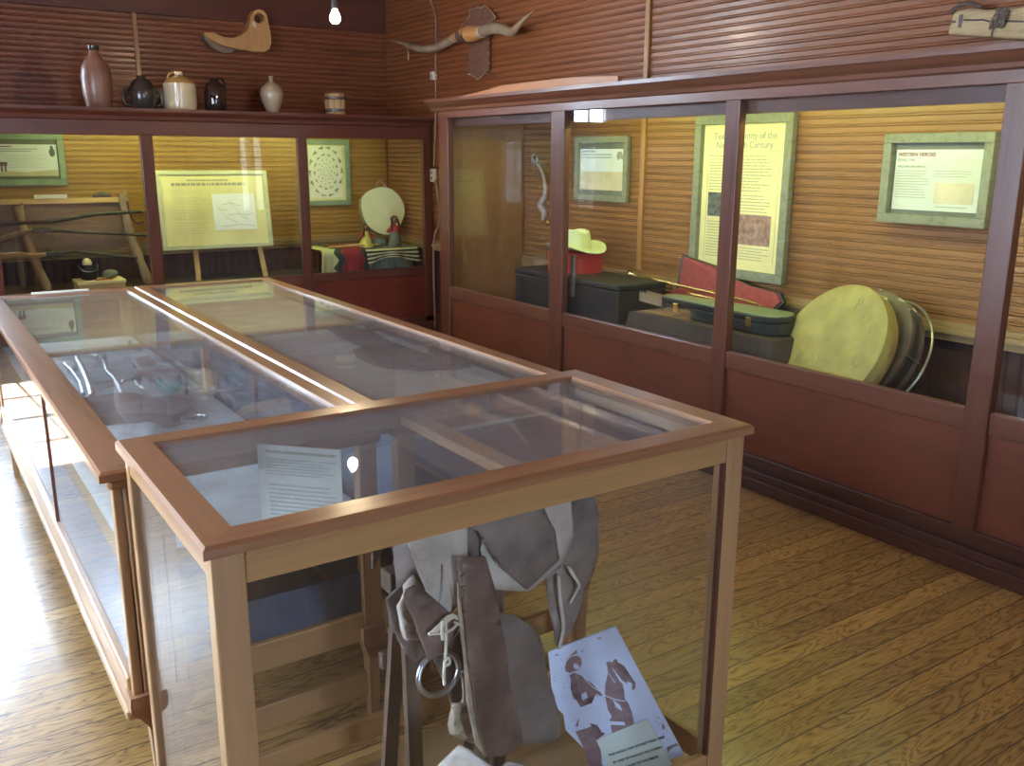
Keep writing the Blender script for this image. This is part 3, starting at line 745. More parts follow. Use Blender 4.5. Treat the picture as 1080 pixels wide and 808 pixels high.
g.prism([c_+P.u*(.012*cos(t))+P.v*(.014*sin(t)+.028) for t in [i*pi/6 for i in range(12)]], P.n*.001)
obj('portrait_drawing', g, MATG, r)

# easel board in the middle bay
yE = 7.95
TL, TR_, BL, BR_ = ony(165, 182, yE+.06), ony(282, 180, yE+.06), ony(172, 265, yE-.03), ony(288, 261, yE-.03)
u_ = ((TR_-TL)+(BR_-BL)).normalized(); v0 = ((TL-BL)+(TR_-BR_)); v_ = (v0-u_*v0.dot(u_)).normalized()
w = ((TR_-TL).length+(BR_-BL).length)/2; h = ((TL-BL).length+(TR_-BR_).length)/2
P = Pl(BL, u_, v_)
r = thing('easel_board', (BL.x+w/2, yE, .56), 'yellowed map poster in a pale frame on an easel, middle of the far case', 'display board')
g = G(); fw = .035
for q in ((0, 0, w, fw), (0, h-fw, w, h), (0, fw, fw, h-fw), (w-fw, fw, w, h-fw)): P.rect(g, *q, 0, .028)
obj('frame', g, wood('pale_green_frame', (.52, .54, .36), (.42, .44, .27), 'x', .6, 0), r, bevel=.004)
obj('poster', P.rect(G(), fw, fw, w-fw, h-fw, .006, .012), PARCHG, r)
obj('map_sheet', P.rect(G(), w*.475, h*.235, w*.865, h*.70, .012, .015), PAPERW, r)
g = G()
for pts in ([(.5, .6), (.55, .45), (.6, .38), (.68, .33)], [(.62, .62), (.66, .54), (.70, .46), (.74, .40), (.8, .35)], [(.56, .56), (.64, .58), (.72, .54)], [(.60, .42), (.7, .44), (.78, .42), (.84, .44)], [(.52, .50), (.6, .49)], [(.55, .28), (.7, .30), (.84, .28)]):
    for (a, b_), (c, d) in zip(pts, pts[1:]):
        a_, c_ = P.p(a*w, b_*h, .0152), P.p(c*w, d*h, .0152); g.obox(a_, c_-a_, P.v*.003, P.n*.0008)
obj('map_lines', g, INKF, r)
lines(P, 'heading_print', r, w*.27, w*.64, h*.895, h*.86, 1, INKF, .012, .6, False, 16)
lines(P, 'heading_print', r, w*.13, w*.80, h*.845, h*.80, 1, INKF, .012, .8, False, 17)
for k, (t_, b_) in enumerate(((.77, .70), (.68, .54), (.52, .38), (.36, .20))): lines(P, 'small_print', r, w*.13, w*.44, h*t_, h*b_, 5, INKF, .012, .12, True, 18+k)
for px0, px1, py in ((203, 206, 268), (270, 277, 264)):
    t0 = ony(px0+3, py-8, yE-.0); b0_ = ony(px1+4, 296, yE-.06); b0_.z = .56
    obj('easel_leg', G().obox(t0-Vector((.02, 0, .0)), (.04, 0, 0), (0, .022, 0), b0_-t0), PINEX, r)
hz = thing('long_nail', ony(169, 250, yE-.05), 'short dark iron spike poking out beside the easel board', 'nail') if False else None

# framed spiral of arrowheads
A = ony(319, 147, yq-.03); B = ony(371, 216, yq-.03)
w, h = B.x-A.x, A.z-B.z
P = Pl((A.x, yq, B.z), UB, UZ)
r = frame(P, w, h, 'green-framed white panel with small stone points set in rings', 'framed collection', .045, GREYG, name='framed_arrowheads', backm=PARCHG)
obj('mount_board', P.rect(G(), .055, .07, w-.075, h-.06, .009, .012), PAPER, r)
pts_m = plain('chipped_stone', (.30, .32, .20), .7, var=.6, scale=25)
cx, cy = (w-.02)/2, h/2+.01
for rr, n, sz in ((.205, 14, .028), (.145, 13, .020), (.105, 12, .010), (.07, 11, .009), (.035, 8, .006)):
    for k in range(n):
        t = 2*pi*k/n+rr*9; ax, ay = cx+rr*.78*cos(t), cy+rr*1.08*sin(t); tx, ty = -sin(t), cos(t)
        poly = [(ax+tx*sz*1.2, ay+ty*sz*1.2), (ax-tx*sz+ty*sz*.55, ay-ty*sz-tx*sz*.55), (ax-tx*sz*.7, ay-ty*sz*.7), (ax-tx*sz-ty*sz*.55, ay-ty*sz+tx*sz*.55)]
        obj('stone_point', P.poly(G(), poly, .012, .016), pts_m, r)

# ------------------------------------------------------------------ hide drum, dolls, blanket table
yD = 7.92
C = ony(404, 222, yD); R0 = .222
r = thing('hide_drum', (C.x, yD, .80), 'pale round hide drum leaning on the wall behind the two dolls', 'drum')
dx = Vector((0, -1, .20)).normalized(); ux = Vector((1, 0, 0)); ux = (ux-dx*ux.dot(dx)).normalized(); uy = dx.cross(ux)*-1
if uy.z < 0: uy = -uy
ring = []
for k in range(26):
    t = 2*pi*k/26; q = R0*(1+.03*sin(3*t)+.015*cos(5*t)); ring.append(C+ux*(q*cos(t)*1.0)+uy*(q*sin(t)*1.0))
obj('drum_head', G().prism(ring, dx*.006), HIDE, r)
obj('drum_shell', G().prism([C+(p-C)*.985-dx*.06 for p in ring], dx*.058), plain('drum_shell_hide', (.25, .24, .17), .7), r)
tp = C+uy*R0*1.04
obj('hanging_cord', G().tube([tp-ux*.05, tp+uy*.055+ux*.005, tp+ux*.06-uy*.01], .004, 6), STRING, r)

# blanket covered box
yf0, yf1 = 7.62, 8.05
L_ = ony(337, 262, 7.75).x; Rr = ony(432, 256, 7.75).x; zt = .775
bx = thing('side_table', ((L_+Rr)/2, 7.83, .56), 'small low table hidden under woven blankets below the hide drum', 'table')
obj('table_top', G().box(L_+.05, Rr-.03, yf0+.06, yf1-.03, zt-.03, zt-.006), MAHX, bx)
for xa in (L_+.07, Rr-.09):
    for ya in (yf0+.08, yf1-.09): obj('leg', G().box(xa, xa+.04, ya, ya+.04, .56, zt-.03), MAHZ, bx)
def drape(name, x0, x1, ya, yb, ztop, zlow, mat, n=26, seed=0, curve=None):
    """cloth over the table: runs from the back edge forward and down the front"""
    g = G(); g.uv = []; prof = [(yb, ztop), (ya+.03, ztop), (ya+.005, ztop-.008), (ya-.008, ztop-.03)]
    m_ = 9; rnd = random.Random(seed)
    for k in range(1, m_+1): prof.append((ya-.012-.012*k/m_, ztop-.03-(ztop-.03-zlow)*k/m_))
    tot = [0]
    for (a, b_), (c, d) in zip(prof, prof[1:]): tot.append(tot[-1]+hypot(c-a, d-b_))
    for i in range(n+1):
        s_ = i/n; x = x0+(x1-x0)*s_
        for k, (y, z) in enumerate(prof):
            hang = max(0, k-3)/m_; lowr = curve(s_) if curve else 0
            wv = .016*sin(s_*17+seed)*hang+.008*sin(s_*41+seed*2)*hang
            xx = x + (s_-.5)*.05*hang
            g.v.append(Vector((xx, y+wv, z+lowr*hang))); g.uv.append((s_, tot[k]/tot[-1]))
    k_ = len(prof)
    for i in range(n):
        for k in range(k_-1): g.f.append((i*k_+k, i*k_+k+1, (i+1)*k_+k+1, (i+1)*k_+k))
    return g
mid = L_+(Rr-L_)*.40
o = obj('striped_blanket', drape('b', mid, Rr+.02, yf0, yf1, zt+.004, .63, BLST, seed=2, curve=lambda s: .055*sin(s*pi)**2+.01), BLST, smooth=True, solid=.007)
tag(o, 'cream and black striped wool blanket draped below the standing doll', 'blanket')
o = obj('patterned_blanket', drape('b', L_-.04, mid+.02, yf0-.012, yf1, zt+.012, .565, BLZZ, seed=5), BLZZ, smooth=True, solid=.007)
tag(o, 'zigzag patterned blanket with a dark red centre at the left of the striped one', 'blanket')
o = obj('dark_cloth', drape('b', mid+.03, Rr-.05, yf0+.02, yf1, zt-.002, .56, CASEB, seed=3), GRNC, smooth=True, solid=.004); tag(o, 'plain dark under-cloth hanging beneath the striped blanket', 'cloth')
# sticks on the blanket
for i, (xa, xb, yy, mat_, lab) in enumerate(((346, 402, 7.70, PINEX, 'plain pale wooden stick lying along the front of the blanket'), (352, 378, 7.76, REDC, 'short stick wrapped in red cloth lying on the zigzag blanket'), (362, 408, 7.80, PINEW, 'darker long stick lying behind the pale one on the blanket'))):
    a_ = ony(xa, 255, yy); b_ = ony(xb, 255, yy)
    o = obj('wooden_stick', G().tube([(a_.x, yy, zt+.030), ((a_.x+b_.x)/2, yy-.01, zt+.032), (b_.x, yy+.02, zt+.028)], [.009, .011, .007], 8), mat_, smooth=True)
    tag(o, lab, 'stick', 'sticks on the blanket')
def doll(px, hpx, Y, label, seated, tall):
    c = ony(px, 250, Y); z0 = zt+.012; r = thing('doll', (c.x, Y, z0), label, 'doll')
    H_ = tall; x = c.x
    obj('body', G().lathe((x, Y, z0), [(.02*H_/.2, .02), (.03*H_/.2, H_*.45), (.026*H_/.2, H_*.62), (.011*H_/.2, H_*.68), (.01*H_/.2, H_*.74), (.021*H_/.2, H_*.78), (.025*H_/.2, H_*.85), (.019*H_/.2, H_*.93), (.006, H_*.96)], 18), DOLLS, r, smooth=True)
    obj('skirt', G().lathe((x, Y, z0), [(H_*(.32 if seated else .21), 0), (H_*(.33 if seated else .22), .008), (H_*(.24 if seated else .18), H_*.25), (H_*.15, H_*.46), (H_*.13, H_*.48)], 20), YELC if seated else GRNC, r, smooth=True)
    obj('blouse', G().lathe((x, Y, z0), [(H_*.14, H_*.42), (H_*.16, H_*.55), (H_*.13, H_*.65), (H_*.07, H_*.69)], 18), YELC if seated else REDC, r, smooth=True)
    for s in (-1, 1):
        hx = x+s*H_*.33
        obj('sleeve', G().tube(smooth_path([(x+s*H_*.11, Y, z0+H_*.64), (x+s*H_*.2, Y-.01, z0+H_*.54), (hx-s*.01, Y-.02, z0+H_*(.42 if seated else .5))], 4), interp([H_*.06, H_*.07, H_*.06], 9), 10), REDC if seated else REDC, r, smooth=True)
        obj('hand', G().ball((hx, Y-.024, z0+H_*(.40 if seated else .49)), H_*.035, n=10), DOLLS, r, smooth=True)
        obj('braid', G().tube([(x+s*H_*.09, Y-.005, z0+H_*.86), (x+s*H_*.13, Y-.015, z0+H_*.70), (x+s*H_*.15, Y-.03, z0+H_*.52)], [H_*.05, H_*.04, H_*.025], 8), HAIRD, r, smooth=True)
    obj('hair', G().ball((x, Y+.006, z0+H_*.88), H_*.135, H_*.12, H_*.125, 14), HAIRD, r, smooth=True)
    obj('face', G().ball((x, Y-H_*.09, z0+H_*.86), H_*.085, H_*.05, H_*.10, 12), DOLLS, r, smooth=True)
    g = G()
    for s in (-1, 1): g.ball((x+s*H_*.03, Y-H_*.138, z0+H_*.88), H_*.012, n=8)
    g.box(x-H_*.02, x+H_*.02, Y-H_*.142, Y-H_*.135, z0+H_*.815, z0+H_*.825)
    obj('eyes_and_mouth', g, HAIRD, r)
doll(386, 0, 7.74, 'shorter doll in a yellow skirt and red shawl on the blankets', True, .205)
doll(416.5, 0, 7.70, 'taller long-haired doll in red and grey dress before the hide drum', False, .275)
c = ony(400, 248, 7.76); o = obj('folded_cloth', G().ball((c.x, 7.76, zt+.04), .075, .05, .045, 16), GRNC, smooth=True); tag(o, 'dark grey bundled cloth between the two dolls', 'cloth bundle')

# ------------------------------------------------------------------ rifle rack
yR = 7.98
rk = thing('rifle_rack', (1.1, yR, .56), 'rough wooden rack with split log ends holding three old rifles', 'rack')
for px, nm in ((131, 1), (3, 0)):
    t0 = ony(px-2, 207, yR+.02); 
    if px < 50: t0 = Vector((.80, yR+.02, 1.19))
    bx_ = t0.x+.13
    path = smooth_path([(t0.x, t0.y, t0.z+.02), (t0.x+.02, yR, 1.0), (t0.x+.07, yR-.03, .8), (bx_, yR-.05, .56)], 4)
    obj('log_post', G().tube(path, [ .036+.006*sin(i*1.9) for i in range(len(path))], 10), LIMB, rk, smooth=True)
    obj('fork_prong', G().tube([(t0.x-.005, t0.y-.02, t0.z-.03), (t0.x+.035, t0.y-.03, t0.z+.045)], [.02, .012], 8), LIMB, rk, smooth=True)
tb = ony(60, 210, yR)
obj('top_board', G().box(.66, ony(128, 207, yR).x, yR, yR+.02, tb.z-.035, tb.z+.005), PINEX, rk, bevel=.003)
obj('back_board', G().box(.66, ony(128, 207, yR).x, yR+.02, yR+.03, .86, tb.z-.03), wood('dark_rack_board', (.20, .12, .075), (.13, .075, .05), 'x', .6, .1), rk)
o = obj('paper_label', G().box(ony(36, 205, yR-.03).x, ony(71, 205, yR-.03).x, yR-.012, yR-.004, tb.z+.006, tb.z+.036), PAPER); tag(o, 'small blank white label on the top board of the rifle rack', 'label')
def rifle(pts, rads, stock, mats, label, parts):
    P_ = [ony(x, y, Y) for x, y, Y in pts]; r = thing('rifle', P_[len(P_)//2]-Vector((0, 0, .02)), label, 'rifle', None)
    k = stock
    obj('stock', G().tube(smooth_path(P_[:k+1], 4), interp(rads[:k+1], 4*k+1), 10, flat=.45), mats[0], r, smooth=True)
    obj('barrel', G().tube(P_[k:], rads[k:], 10), mats[1], r, smooth=True)
    if parts:
        q = P_[k]
        obj('hammer', G().tube([q+Vector((-.02, 0, .01)), q+Vector((-.035, 0, .04)), q+Vector((-.05, 0, .045))], .006, 6), BLUED, r)
        obj('lock_plate', G().obox(q+Vector((-.05, -.022, -.022)), (.13, 0, -.004), (0, .01, 0), (0, 0, .035)), BLUED, r, bevel=.003)
        obj('trigger_guard', G().tube(smooth_path([q+Vector((-.03, 0, -.02)), q+Vector((0, 0, -.055)), q+Vector((.04, 0, -.02))], 5), .004, 6), BLUED, r)
    return r
yy = yR-.075
rifle([(-18, 240, yy), (10, 236, yy), (50, 234, yy), (100, 226, yy), (150, 223, yy)], [.03, .022, .018, .014, .012], 2, (LEATHD, BLUED), 'dark long rifle resting topmost on the wooden rack', False)
rifle([(-22, 262, yy), (10, 250, yy), (30, 244, yy), (42, 242, yy), (90, 245, yy), (155, 248, yy)], [.045, .034, .022, .019, .013, .011], 3, (LIMB, BLUED), 'middle rifle with a weathered grey-brown stock', True)
rifle([(0, 272, yy), (18, 270, yy), (38, 270, yy), (56, 267, yy), (80, 265, yy), (145, 272, yy)], [.05, .044, .026, .019, .014, .009], 3, (PINEW, BLUED), 'lowest rifle with a worn orange-brown stock', True)
# hooks / strap hanging from the post
p0 = ony(134, 212, yR-.08)
o = obj('leather_strap', G().tube(smooth_path([p0, ony(137, 225, yR-.09), ony(143, 235, yR-.09), ony(152, 234, yR-.09)], 5), .009, 8, flat=.4), LEATHD, smooth=True); tag(o, 'dark curled leather strap hanging from the right log of the rack', 'strap')
c = ony(109, 211, yR+.12)
bagp = [ony(x, y, yR+.10) for x, y in ((98, 206), (106, 202), (116, 203), (119, 212), (118, 224), (110, 226), (106, 216), (98, 213))]
o = sheet('dark_hat', bagp, LEATHD, None, .05); tag(o, 'dark crumpled leather pouch behind the top board of the rack', 'pouch')
o.name = 'leather_pouch'
# pot on a yellow box
c = ony(94, 292, 7.80)
o = thing('wooden_box', (c.x+.01, 7.80, .56), 'small yellow wooden box under the black pot', 'box')
x0_, x1_ = ony(81, 300, 7.76).x, ony(131, 300, 7.76).x
obj('body', G().box(x0_, x1_, 7.70, 7.92, .56, .615), PINEX, o, bevel=.004)
obj('lid', G().box(x0_-.006, x1_+.006, 7.69, 7.93, .615, .64), PARCH, o, bevel=.004)
zt_ = .64
o = thing('iron_pot', (c.x, 7.80, zt_), 'small black iron pot with wire bail beside the log post', 'pot')
obj('body', G().lathe((c.x, 7.80, zt_), [(.04, 0), (.062, .012), (.072, .05), (.07, .09), (.066, .115), (.071, .122), (.066, .122), (.062, .10), (.03, .02)], 24), BLACKI, o, smooth=True)
obj('bail', G().tube(smooth_path([(c.x-.07, 7.80, zt_+.115), (c.x-.055, 7.745, zt_+.085), (c.x, 7.725, zt_+.07), (c.x+.055, 7.745, zt_+.085), (c.x+.07, 7.80, zt_+.115)], 5), .003, 6), WIRE, o, smooth=True)
o = obj('egg', G().ball((c.x-.005, 7.80, zt_+.128), .036, .028, .042, 16), EGG, smooth=True); tag(o, 'cream egg-shaped gourd sitting in the mouth of the iron pot', 'gourd')
c2 = ony(117, 293, 7.82)
o = obj('rag_bundle', G().ball((c2.x, 7.82, zt_+.035), .06, .05, .036, 14), GRNC, smooth=True); tag(o, 'grey cloth bundle on the yellow box right of the pot', 'cloth bundle')
o = obj('red_strip', G().obox((c.x+.03, 7.70, zt_+.001), (.13, .02, 0), (0, .03, 0), (0, 0, .008)), REDC); tag(o, 'flat red cloth strip on the front of the yellow box', 'cloth strip')

# ------------------------------------------------------------------ jugs on the far case
zS = 1.93; yS = 7.62
def px_r(px0, px1, Y): return (ony(px1, 110, Y).x-ony(px0, 110, Y).x)/2
def jug(name, px0, px1, ptop, prof, mats, label, cat='jug', Y=yS, split=None):
    xc = ony((px0+px1)/2, 112, Y).x; R_ = px_r(px0, px1, Y); H_ = ony((px0+px1)/2, ptop, Y).z-zS
    r = thing(name, (xc, Y, zS), label, cat)
    pr = [(a*R_, b_*H_) for a, b_ in prof]
    if split:
        obj('body', G().lathe((xc, Y, zS), pr[:split], 32), mats[0], r, smooth=True)
        obj('shoulder', G().lathe((xc, Y, zS), pr[split-1:], 32), mats[1], r, smooth=True)
    else: obj('body', G().lathe((xc, Y, zS), pr, 32), mats[0], r, smooth=True)
    return r, xc, R_, H_
r, xc, R_, H_ = jug('tall_jug', 88, 121, 49, [(.72, 0), (.80, .03), (.95, .25), (1.0, .5), (.90, .66), (.62, .78), (.38, .87), (.27, .93), (.30, .98), (.2, 1)], [CERB], 'tall tapering reddish-brown jug, leftmost on the far case')
obj('neck_rim', G().lathe((xc, yS, zS+H_*.93), [(R_*.29, 0), (R_*.36, .012), (R_*.36, .035), (R_*.2, .042)], 20), CERD, r, smooth=True)
r, xc, R_, H_ = jug('stoneware_jug', 136, 167, 80, [(.7, 0), (.86, .1), (1, .4), (.95, .62), (.68, .82), (.34, .92), (.30, .96), (.34, 1.), (.2, 1.)], [CERD], 'squat dark brown jug with ear handles, second from the left')
for s in (-1, 1): obj('ear_handle', G().tube(smooth_path([(xc+s*R_*.85, yS, zS+H_*.62), (xc+s*R_*1.25, yS, zS+H_*.5), (xc+s*R_*1.3, yS, zS+H_*.2), (xc+s*R_*.9, yS, zS+H_*.12)], 5), .013, 10), CERD, r, smooth=True)
r, xc, R_, H_ = jug('stoneware_jug', 174, 208, 75.5, [(.92, 0), (.97, .03), (1, .1), (1, .66), (1.0, .685), (.93, .72), (.72, .80), (.42, .87), (.24, .9), (.22, .96), (.26, 1), (.15, 1)], [CERC, CERO], 'cream stoneware jug with ochre shoulder, third in the row', split=5)
obj('mouth', G().lathe((xc, yS, zS+H_*.90), [(R_*.25, 0), (R_*.27, .01), (R_*.25, H_*.1), (R_*.16, H_*.1+.002)], 20), CERC, r, smooth=True)
obj('handle', G().tube(smooth_path([(xc-R_*.25, yS, zS+H_*.97), (xc-R_*.55, yS, zS+H_*.93), (xc-R_*.68, yS, zS+H_*.80)], 5), .009, 8), CERO, r, smooth=True)
r, xc, R_, H_ = jug('stoneware_jug', 216, 239, 83, [(.85, 0), (.95, .05), (1, .3), (1, .6), (.8, .8), (.4, .92), (.35, .97), (.4, 1), (.2, 1)], [CERK], 'glossy black jug with a loop handle, fourth in the row')
obj('handle', G().tube(smooth_path([(xc+R_*.2, yS-.01, zS+H_*.97), (xc+R_*.75, yS-.02, zS+H_*.97), (xc+R_*.95, yS-.02, zS+H_*.65)], 5), .009, 8), CERK, r, smooth=True)
r, xc, R_, H_ = jug('bottle_vase', 275.5, 299.5, 80.5, [(.42, 0), (.5, .04), (.85, .3), (1, .52), (.9, .68), (.5, .8), (.2, .86), (.16, .93), (.22, 1), (.12, 1)], [CERT], 'tan egg-shaped bottle with a thin neck, right of the jugs', 'bottle')
# small keg
xc = ony(354, 112, 7.64).x; R_ = px_r(343, 365, 7.64); H_ = ony(354, 99, 7.64).z-zS
r = thing('wooden_keg', (xc, 7.64, zS), 'small wooden keg with dark hoops, rightmost on the far case', 'keg')
for k in range(12):
    t0_, t1_ = 2*pi*k/12+.02, 2*pi*(k+1)/12-.02; g = G()
    q = [(xc+R_*f*cos(t), 7.64+R_*f*sin(t)) for t, f in ((t0_, .93), (t1_, .93), (t1_, .82), (t0_, .82))]
    g.prism([(x, y, zS) for x, y in q], (0, 0, H_)); obj('stave', g, PINEW, r)
for z_ in (.16, .72): obj('hoop', G().lathe((xc, 7.64, zS+H_*z_), [(R_*.94, 0), (R_*.98, .003), (R_*.98, .022), (R_*.94, .025)], 24), LEATHD, r, smooth=True)
obj('lid', G().lathe((xc, 7.64, zS+H_*.85), [(R_*.83, 0), (R_*.83, .012)], 24), PINEW, r)

# ------------------------------------------------------------------ wooden boot shape, horns, yoke
yW = YB-.13
def zb_(x, y): return ony(190+x/9.818, y/9.818, yW)
bo = [(240, 340), (270, 335), (360, 335), (400, 360), (460, 382), (550, 390), (620, 370), (680, 330), (705, 300), (720, 240), (735, 150), (770, 105), (815, 92), (865, 105), (900, 150), (915, 230), (940, 340), (948, 450), (925, 510), (870, 542), (760, 532), (640, 515), (520, 492), (420, 465), (340, 425), (280, 385)]
holec = (820, 188)
r = thing('wooden_boot_stirrup', zb_(600, 540), 'boot-shaped orange wooden carving with a ring top, hung on the far wall', 'wooden carving')
bm = bmesh.new()
out = [bm.verts.new(zb_(*p)) for p in bo]
hole = [bm.verts.new(zb_(holec[0]+52*cos(t), holec[1]-52*sin(t))) for t in [2*pi*k/16 for k in range(16)]]
ed = [bm.edges.new((out[i], out[(i+1) % len(out)])) for i in range(len(out))]+[bm.edges.new((hole[i], hole[(i+1) % 16])) for i in range(16)]
bmesh.ops.triangle_fill(bm, use_beauty=True, edges=ed)
q = bmesh.ops.extrude_face_region(bm, geom=bm.faces[:]); vv = [e for e in q['geom'] if isinstance(e, bmesh.types.BMVert)]
bmesh.ops.translate(bm, vec=(0, .122, 0), verts=vv); bmesh.ops.recalc_face_normals(bm, faces=bm.faces[:])
g = G(); bm.verts.index_update(); g.v = [v.co.copy() for v in bm.verts]; g.f = [tuple(v.index for v in f_.verts) for f_ in bm.faces]; bm.free()
obj('body', g, BOOT, r, bevel=.006)
so = [(235, 350), (255, 400), (320, 480), (400, 530), (450, 550), (540, 550), (555, 520), (640, 522), (520, 500), (420, 474), (340, 432), (285, 392)]
obj('underside', G().prism([zb_(*p) for p in so], (0, .06, 0)), plain('grey_boot_sole', (.24, .17, .12), .6), r)
a_ = zb_(760, 235); obj('paper_tag', G().obox(a_+Vector((-.008, -.006, -.035)), (.028, 0, -.008), (0, .002, 0), (-.006, 0, .045)), PAPER, r)

# long horns on a tooled leather shield
xh = XW-.02
def hz_(x, y, X=xh): return onx(400+x/5.4, y/5.4, X)
r = thing('horn_mount', hz_(570, 450), 'long pair of cattle horns on a studded leather shield, right wall by the corner', 'horn mount')
shield = [(480, 150), (505, 110), (525, 90), (520, 60), (545, 50), (570, 42), (590, 45), (610, 32), (640, 60), (660, 85), (668, 105), (640, 130), (630, 200), (632, 400), (610, 420), (590, 438), (570, 452), (550, 438), (525, 425), (513, 400), (513, 200)]
shp = [hz_(*p) for p in shield]
shd = obj('leather_shield', G().prism(shp, (-.012, 0, 0)), TOOLED, r)
g = G(); sp = smooth_path(shp, 4, True)
for p in sp: g.ball(p+Vector((-.013, 0, 0)), .006, n=6)
o = obj('nail_studs', g, STUD, shd); o['kind'] = 'stuff'
xh2 = XW-.11
def hh(x, y, d=0): return onx(400+x/5.4, y/5.4, xh2-d)
wrap = [hh(425, 215), hh(460, 205), hh(500, 195), hh(540, 190), hh(590, 178)]
g = G().tube(smooth_path(wrap, 4), interp([.032, .05, .062, .062, .04], 17), 18); obj('leather_wrap', g, TANL, r, smooth=True)
g = G().tube(smooth_path([hh(462, 206), hh(508, 195)], 4), interp([.0525, .0640], 5), 18); obj('dark_band', g, LEATHD, r, smooth=True)
g = G().tube([hh(578, 182), hh(590, 179)], .047, 18); g.tube([hh(424, 216), hh(434, 213)], .037, 16); obj('end_band', g, LEATHL, r, smooth=True)
lh = smooth_path([hh(425, 218), hh(380, 245), hh(320, 272), hh(250, 280), hh(180, 262), hh(120, 242, .02), hh(60, 230, .05)], 5)
obj('horn', G().tube(lh, interp([.034, .036, .036, .032, .026, .013, .002], len(lh)), 14), HORN, r, smooth=True)
rh = smooth_path([hh(592, 178), hh(640, 162), hh(700, 165), hh(755, 182), hh(790, 150, .04), hh(840, 95, .07), hh(890, 56, .10)], 5)
obj('horn', G().tube(rh, interp([.04, .044, .043, .036, .022, .012, .002], len(rh)), 14), HORN, r, smooth=True)
obj('hanger_block', G().box(xh2+.02, XW-.03, wrap[2].y-.03, wrap[2].y+.03, wrap[2].z-.03, wrap[2].z+.03), PINEW, r)
a_ = hh(165, 300)
obj('tag_string', G().tube([hh(160, 262), hh(163, 300)], .002, 6), STRING, r)
obj('paper_tag', G().obox(a_+Vector((-.001, .011, -.062)), (0, -.022, 0), (.002, 0, 0), (0, 0, .065)), PAPER, r)

# ox yoke end at the top right
xy = XW-.10
def yk(x, y, X=xy): return onx(960+x/9, y/9, X)
r = thing('wooden_yoke', yk(700, 330, xy), 'old cracked wooden yoke beam bound with frayed rope, top right of the wall', 'yoke')
beam = [(350, 330), (365, 250), (385, 200), (400, 130), (440, 100), (560, 70), (680, 85), (800, 90), (900, 80), (1000, 70), (1150, 50), (1500, 30), (1500, 380), (1100, 375), (900, 370), (780, 355), (600, 345), (450, 335)]
obj('beam', G().prism([yk(*p) for p in beam], (.09, 0, 0)), YOKE, r, bevel=.012)
g = G()
for a, b_ in (((390, 208), (430, 205)), ((510, 190), (600, 192)), ((600, 192), (690, 188)), ((690, 188), (750, 205)), ((870, 200), (1080, 205)), ((1080, 205), (1300, 200))):
    g.tube([yk(*a, xy-.002), yk(*b_, xy-.002)], .004, 6)
obj('crack', g, LEATHD, r)
obj('slot', G().prism([yk(x, y, xy-.003) for x, y in ((465, 140), (500, 135), (480, 265), (450, 262))], (.01, 0, 0)), LEATHD, r)
g = G(); rnd = random.Random(4)
for k in range(16):
    cx_ = 840+rnd.uniform(-45, 45); g.tube(smooth_path([yk(cx_-25+rnd.uniform(-30, 30), 250+rnd.uniform(-20, 30), xy-.006-rnd.random()*.012), yk(cx_+rnd.uniform(-20, 20), 170, xy-.022-rnd.random()*.01), yk(cx_+35+rnd.uniform(-30, 30), 92+rnd.uniform(-20, 10), xy-.006)], 4), .0055, 6)
g.tube([yk(800, 260, xy-.008), yk(775, 300, xy-.01), yk(768, 355, xy-.008)], .004, 6)
obj('rope_binding', g, ROPE, r, smooth=True)
hp = smooth_path([yk(385, 130, xy+.03), yk(430, 75, xy+.03), yk(520, 35, xy+.03), yk(610, 40, xy+.03), yk(675, 80, xy+.03)], 5)
obj('iron_staple', G().tube(hp, .010, 8), LEATHD, r, smooth=True)
obj('mounting_peg', G().box(xy+.088, XW-.008, yk(700, 200).y-.02, yk(700, 200).y+.02, yk(700, 200).z-.02, yk(700, 200).z+.02), YOKE, r)

# plank lying on top of the right case
a_, b_ = onx(487, 106, 3.60), onx(622, 90, 3.60)
g = G(); zt1 = 1.988
poly = [(3.50, a_.y, zt1), (3.62, a_.y, zt1), (3.64, 4.3, zt1), (3.50, 4.3, zt1)]
pl = G(); ys = [5.85, 5.5, 5.2, 4.9, 4.5, 4.05]; hs = [.006, .03, .055, .058, .06, .04]
vs = []; fs = []
for y, h_ in zip(ys, hs): vs += [(3.40, y, zt1), (3.40, y, zt1+h_), (3.43, y, zt1+h_), (3.43, y, zt1)]
for i in range(len(ys)-1):
    for j in range(4): fs.append((i*4+j, i*4+(j+1) % 4, (i+1)*4+(j+1) % 4, (i+1)*4+j))
fs += [(3, 2, 1, 0), tuple(len(vs)-4+j for j in range(4))]
o = obj('wooden_plank', pl.add(vs, fs), wood('raw_plank', (.44, .19, .08), (.3, .12, .05), 'y', .5, .1)); tag(o, 'long raw wooden plank lying on edge on top of the right wall case', 'plank')

# conduit and electrical boxes near the corner
cx_ = XW-.018
r = thing('electrical_conduit', onx(456, 330, cx_), 'thin painted electrical conduit running down the wall at the corner', 'conduit')
pc = smooth_path([onx(x, y, cx_) for x, y in ((452, -22), (454, 0), (459, 12), (460, 30), (459.5, 60), (460, 78))], 4)
obj('pipe', G().tube(pc, .008, 8), CONDU, r, smooth=True)
pc = [onx(x, y, cx_) for x, y in ((459.5, 80), (460, 110), (459, 140), (457.5, 175))]
obj('pipe', G().tube(pc, .008, 8), CONDU, r, smooth=True)
pc = smooth_path([onx(x, y, cx_-.02) for x, y in ((459, 190), (463, 215), (463, 236), (458, 252), (457.5, 290), (459, 345))], 4)
obj('pipe', G().tube(pc, .009, 8), CONDU, r, smooth=True)
a_ = onx(458, 80, cx_); r = thing('junction_box', a_, 'small ivory junction box on the conduit under the horn tip', 'junction box')
obj('body', G().box(XW-.045, XW-.006, a_.y-.032, a_.y+.032, a_.z-.036, a_.z+.036), PLAST, r, bevel=.006)
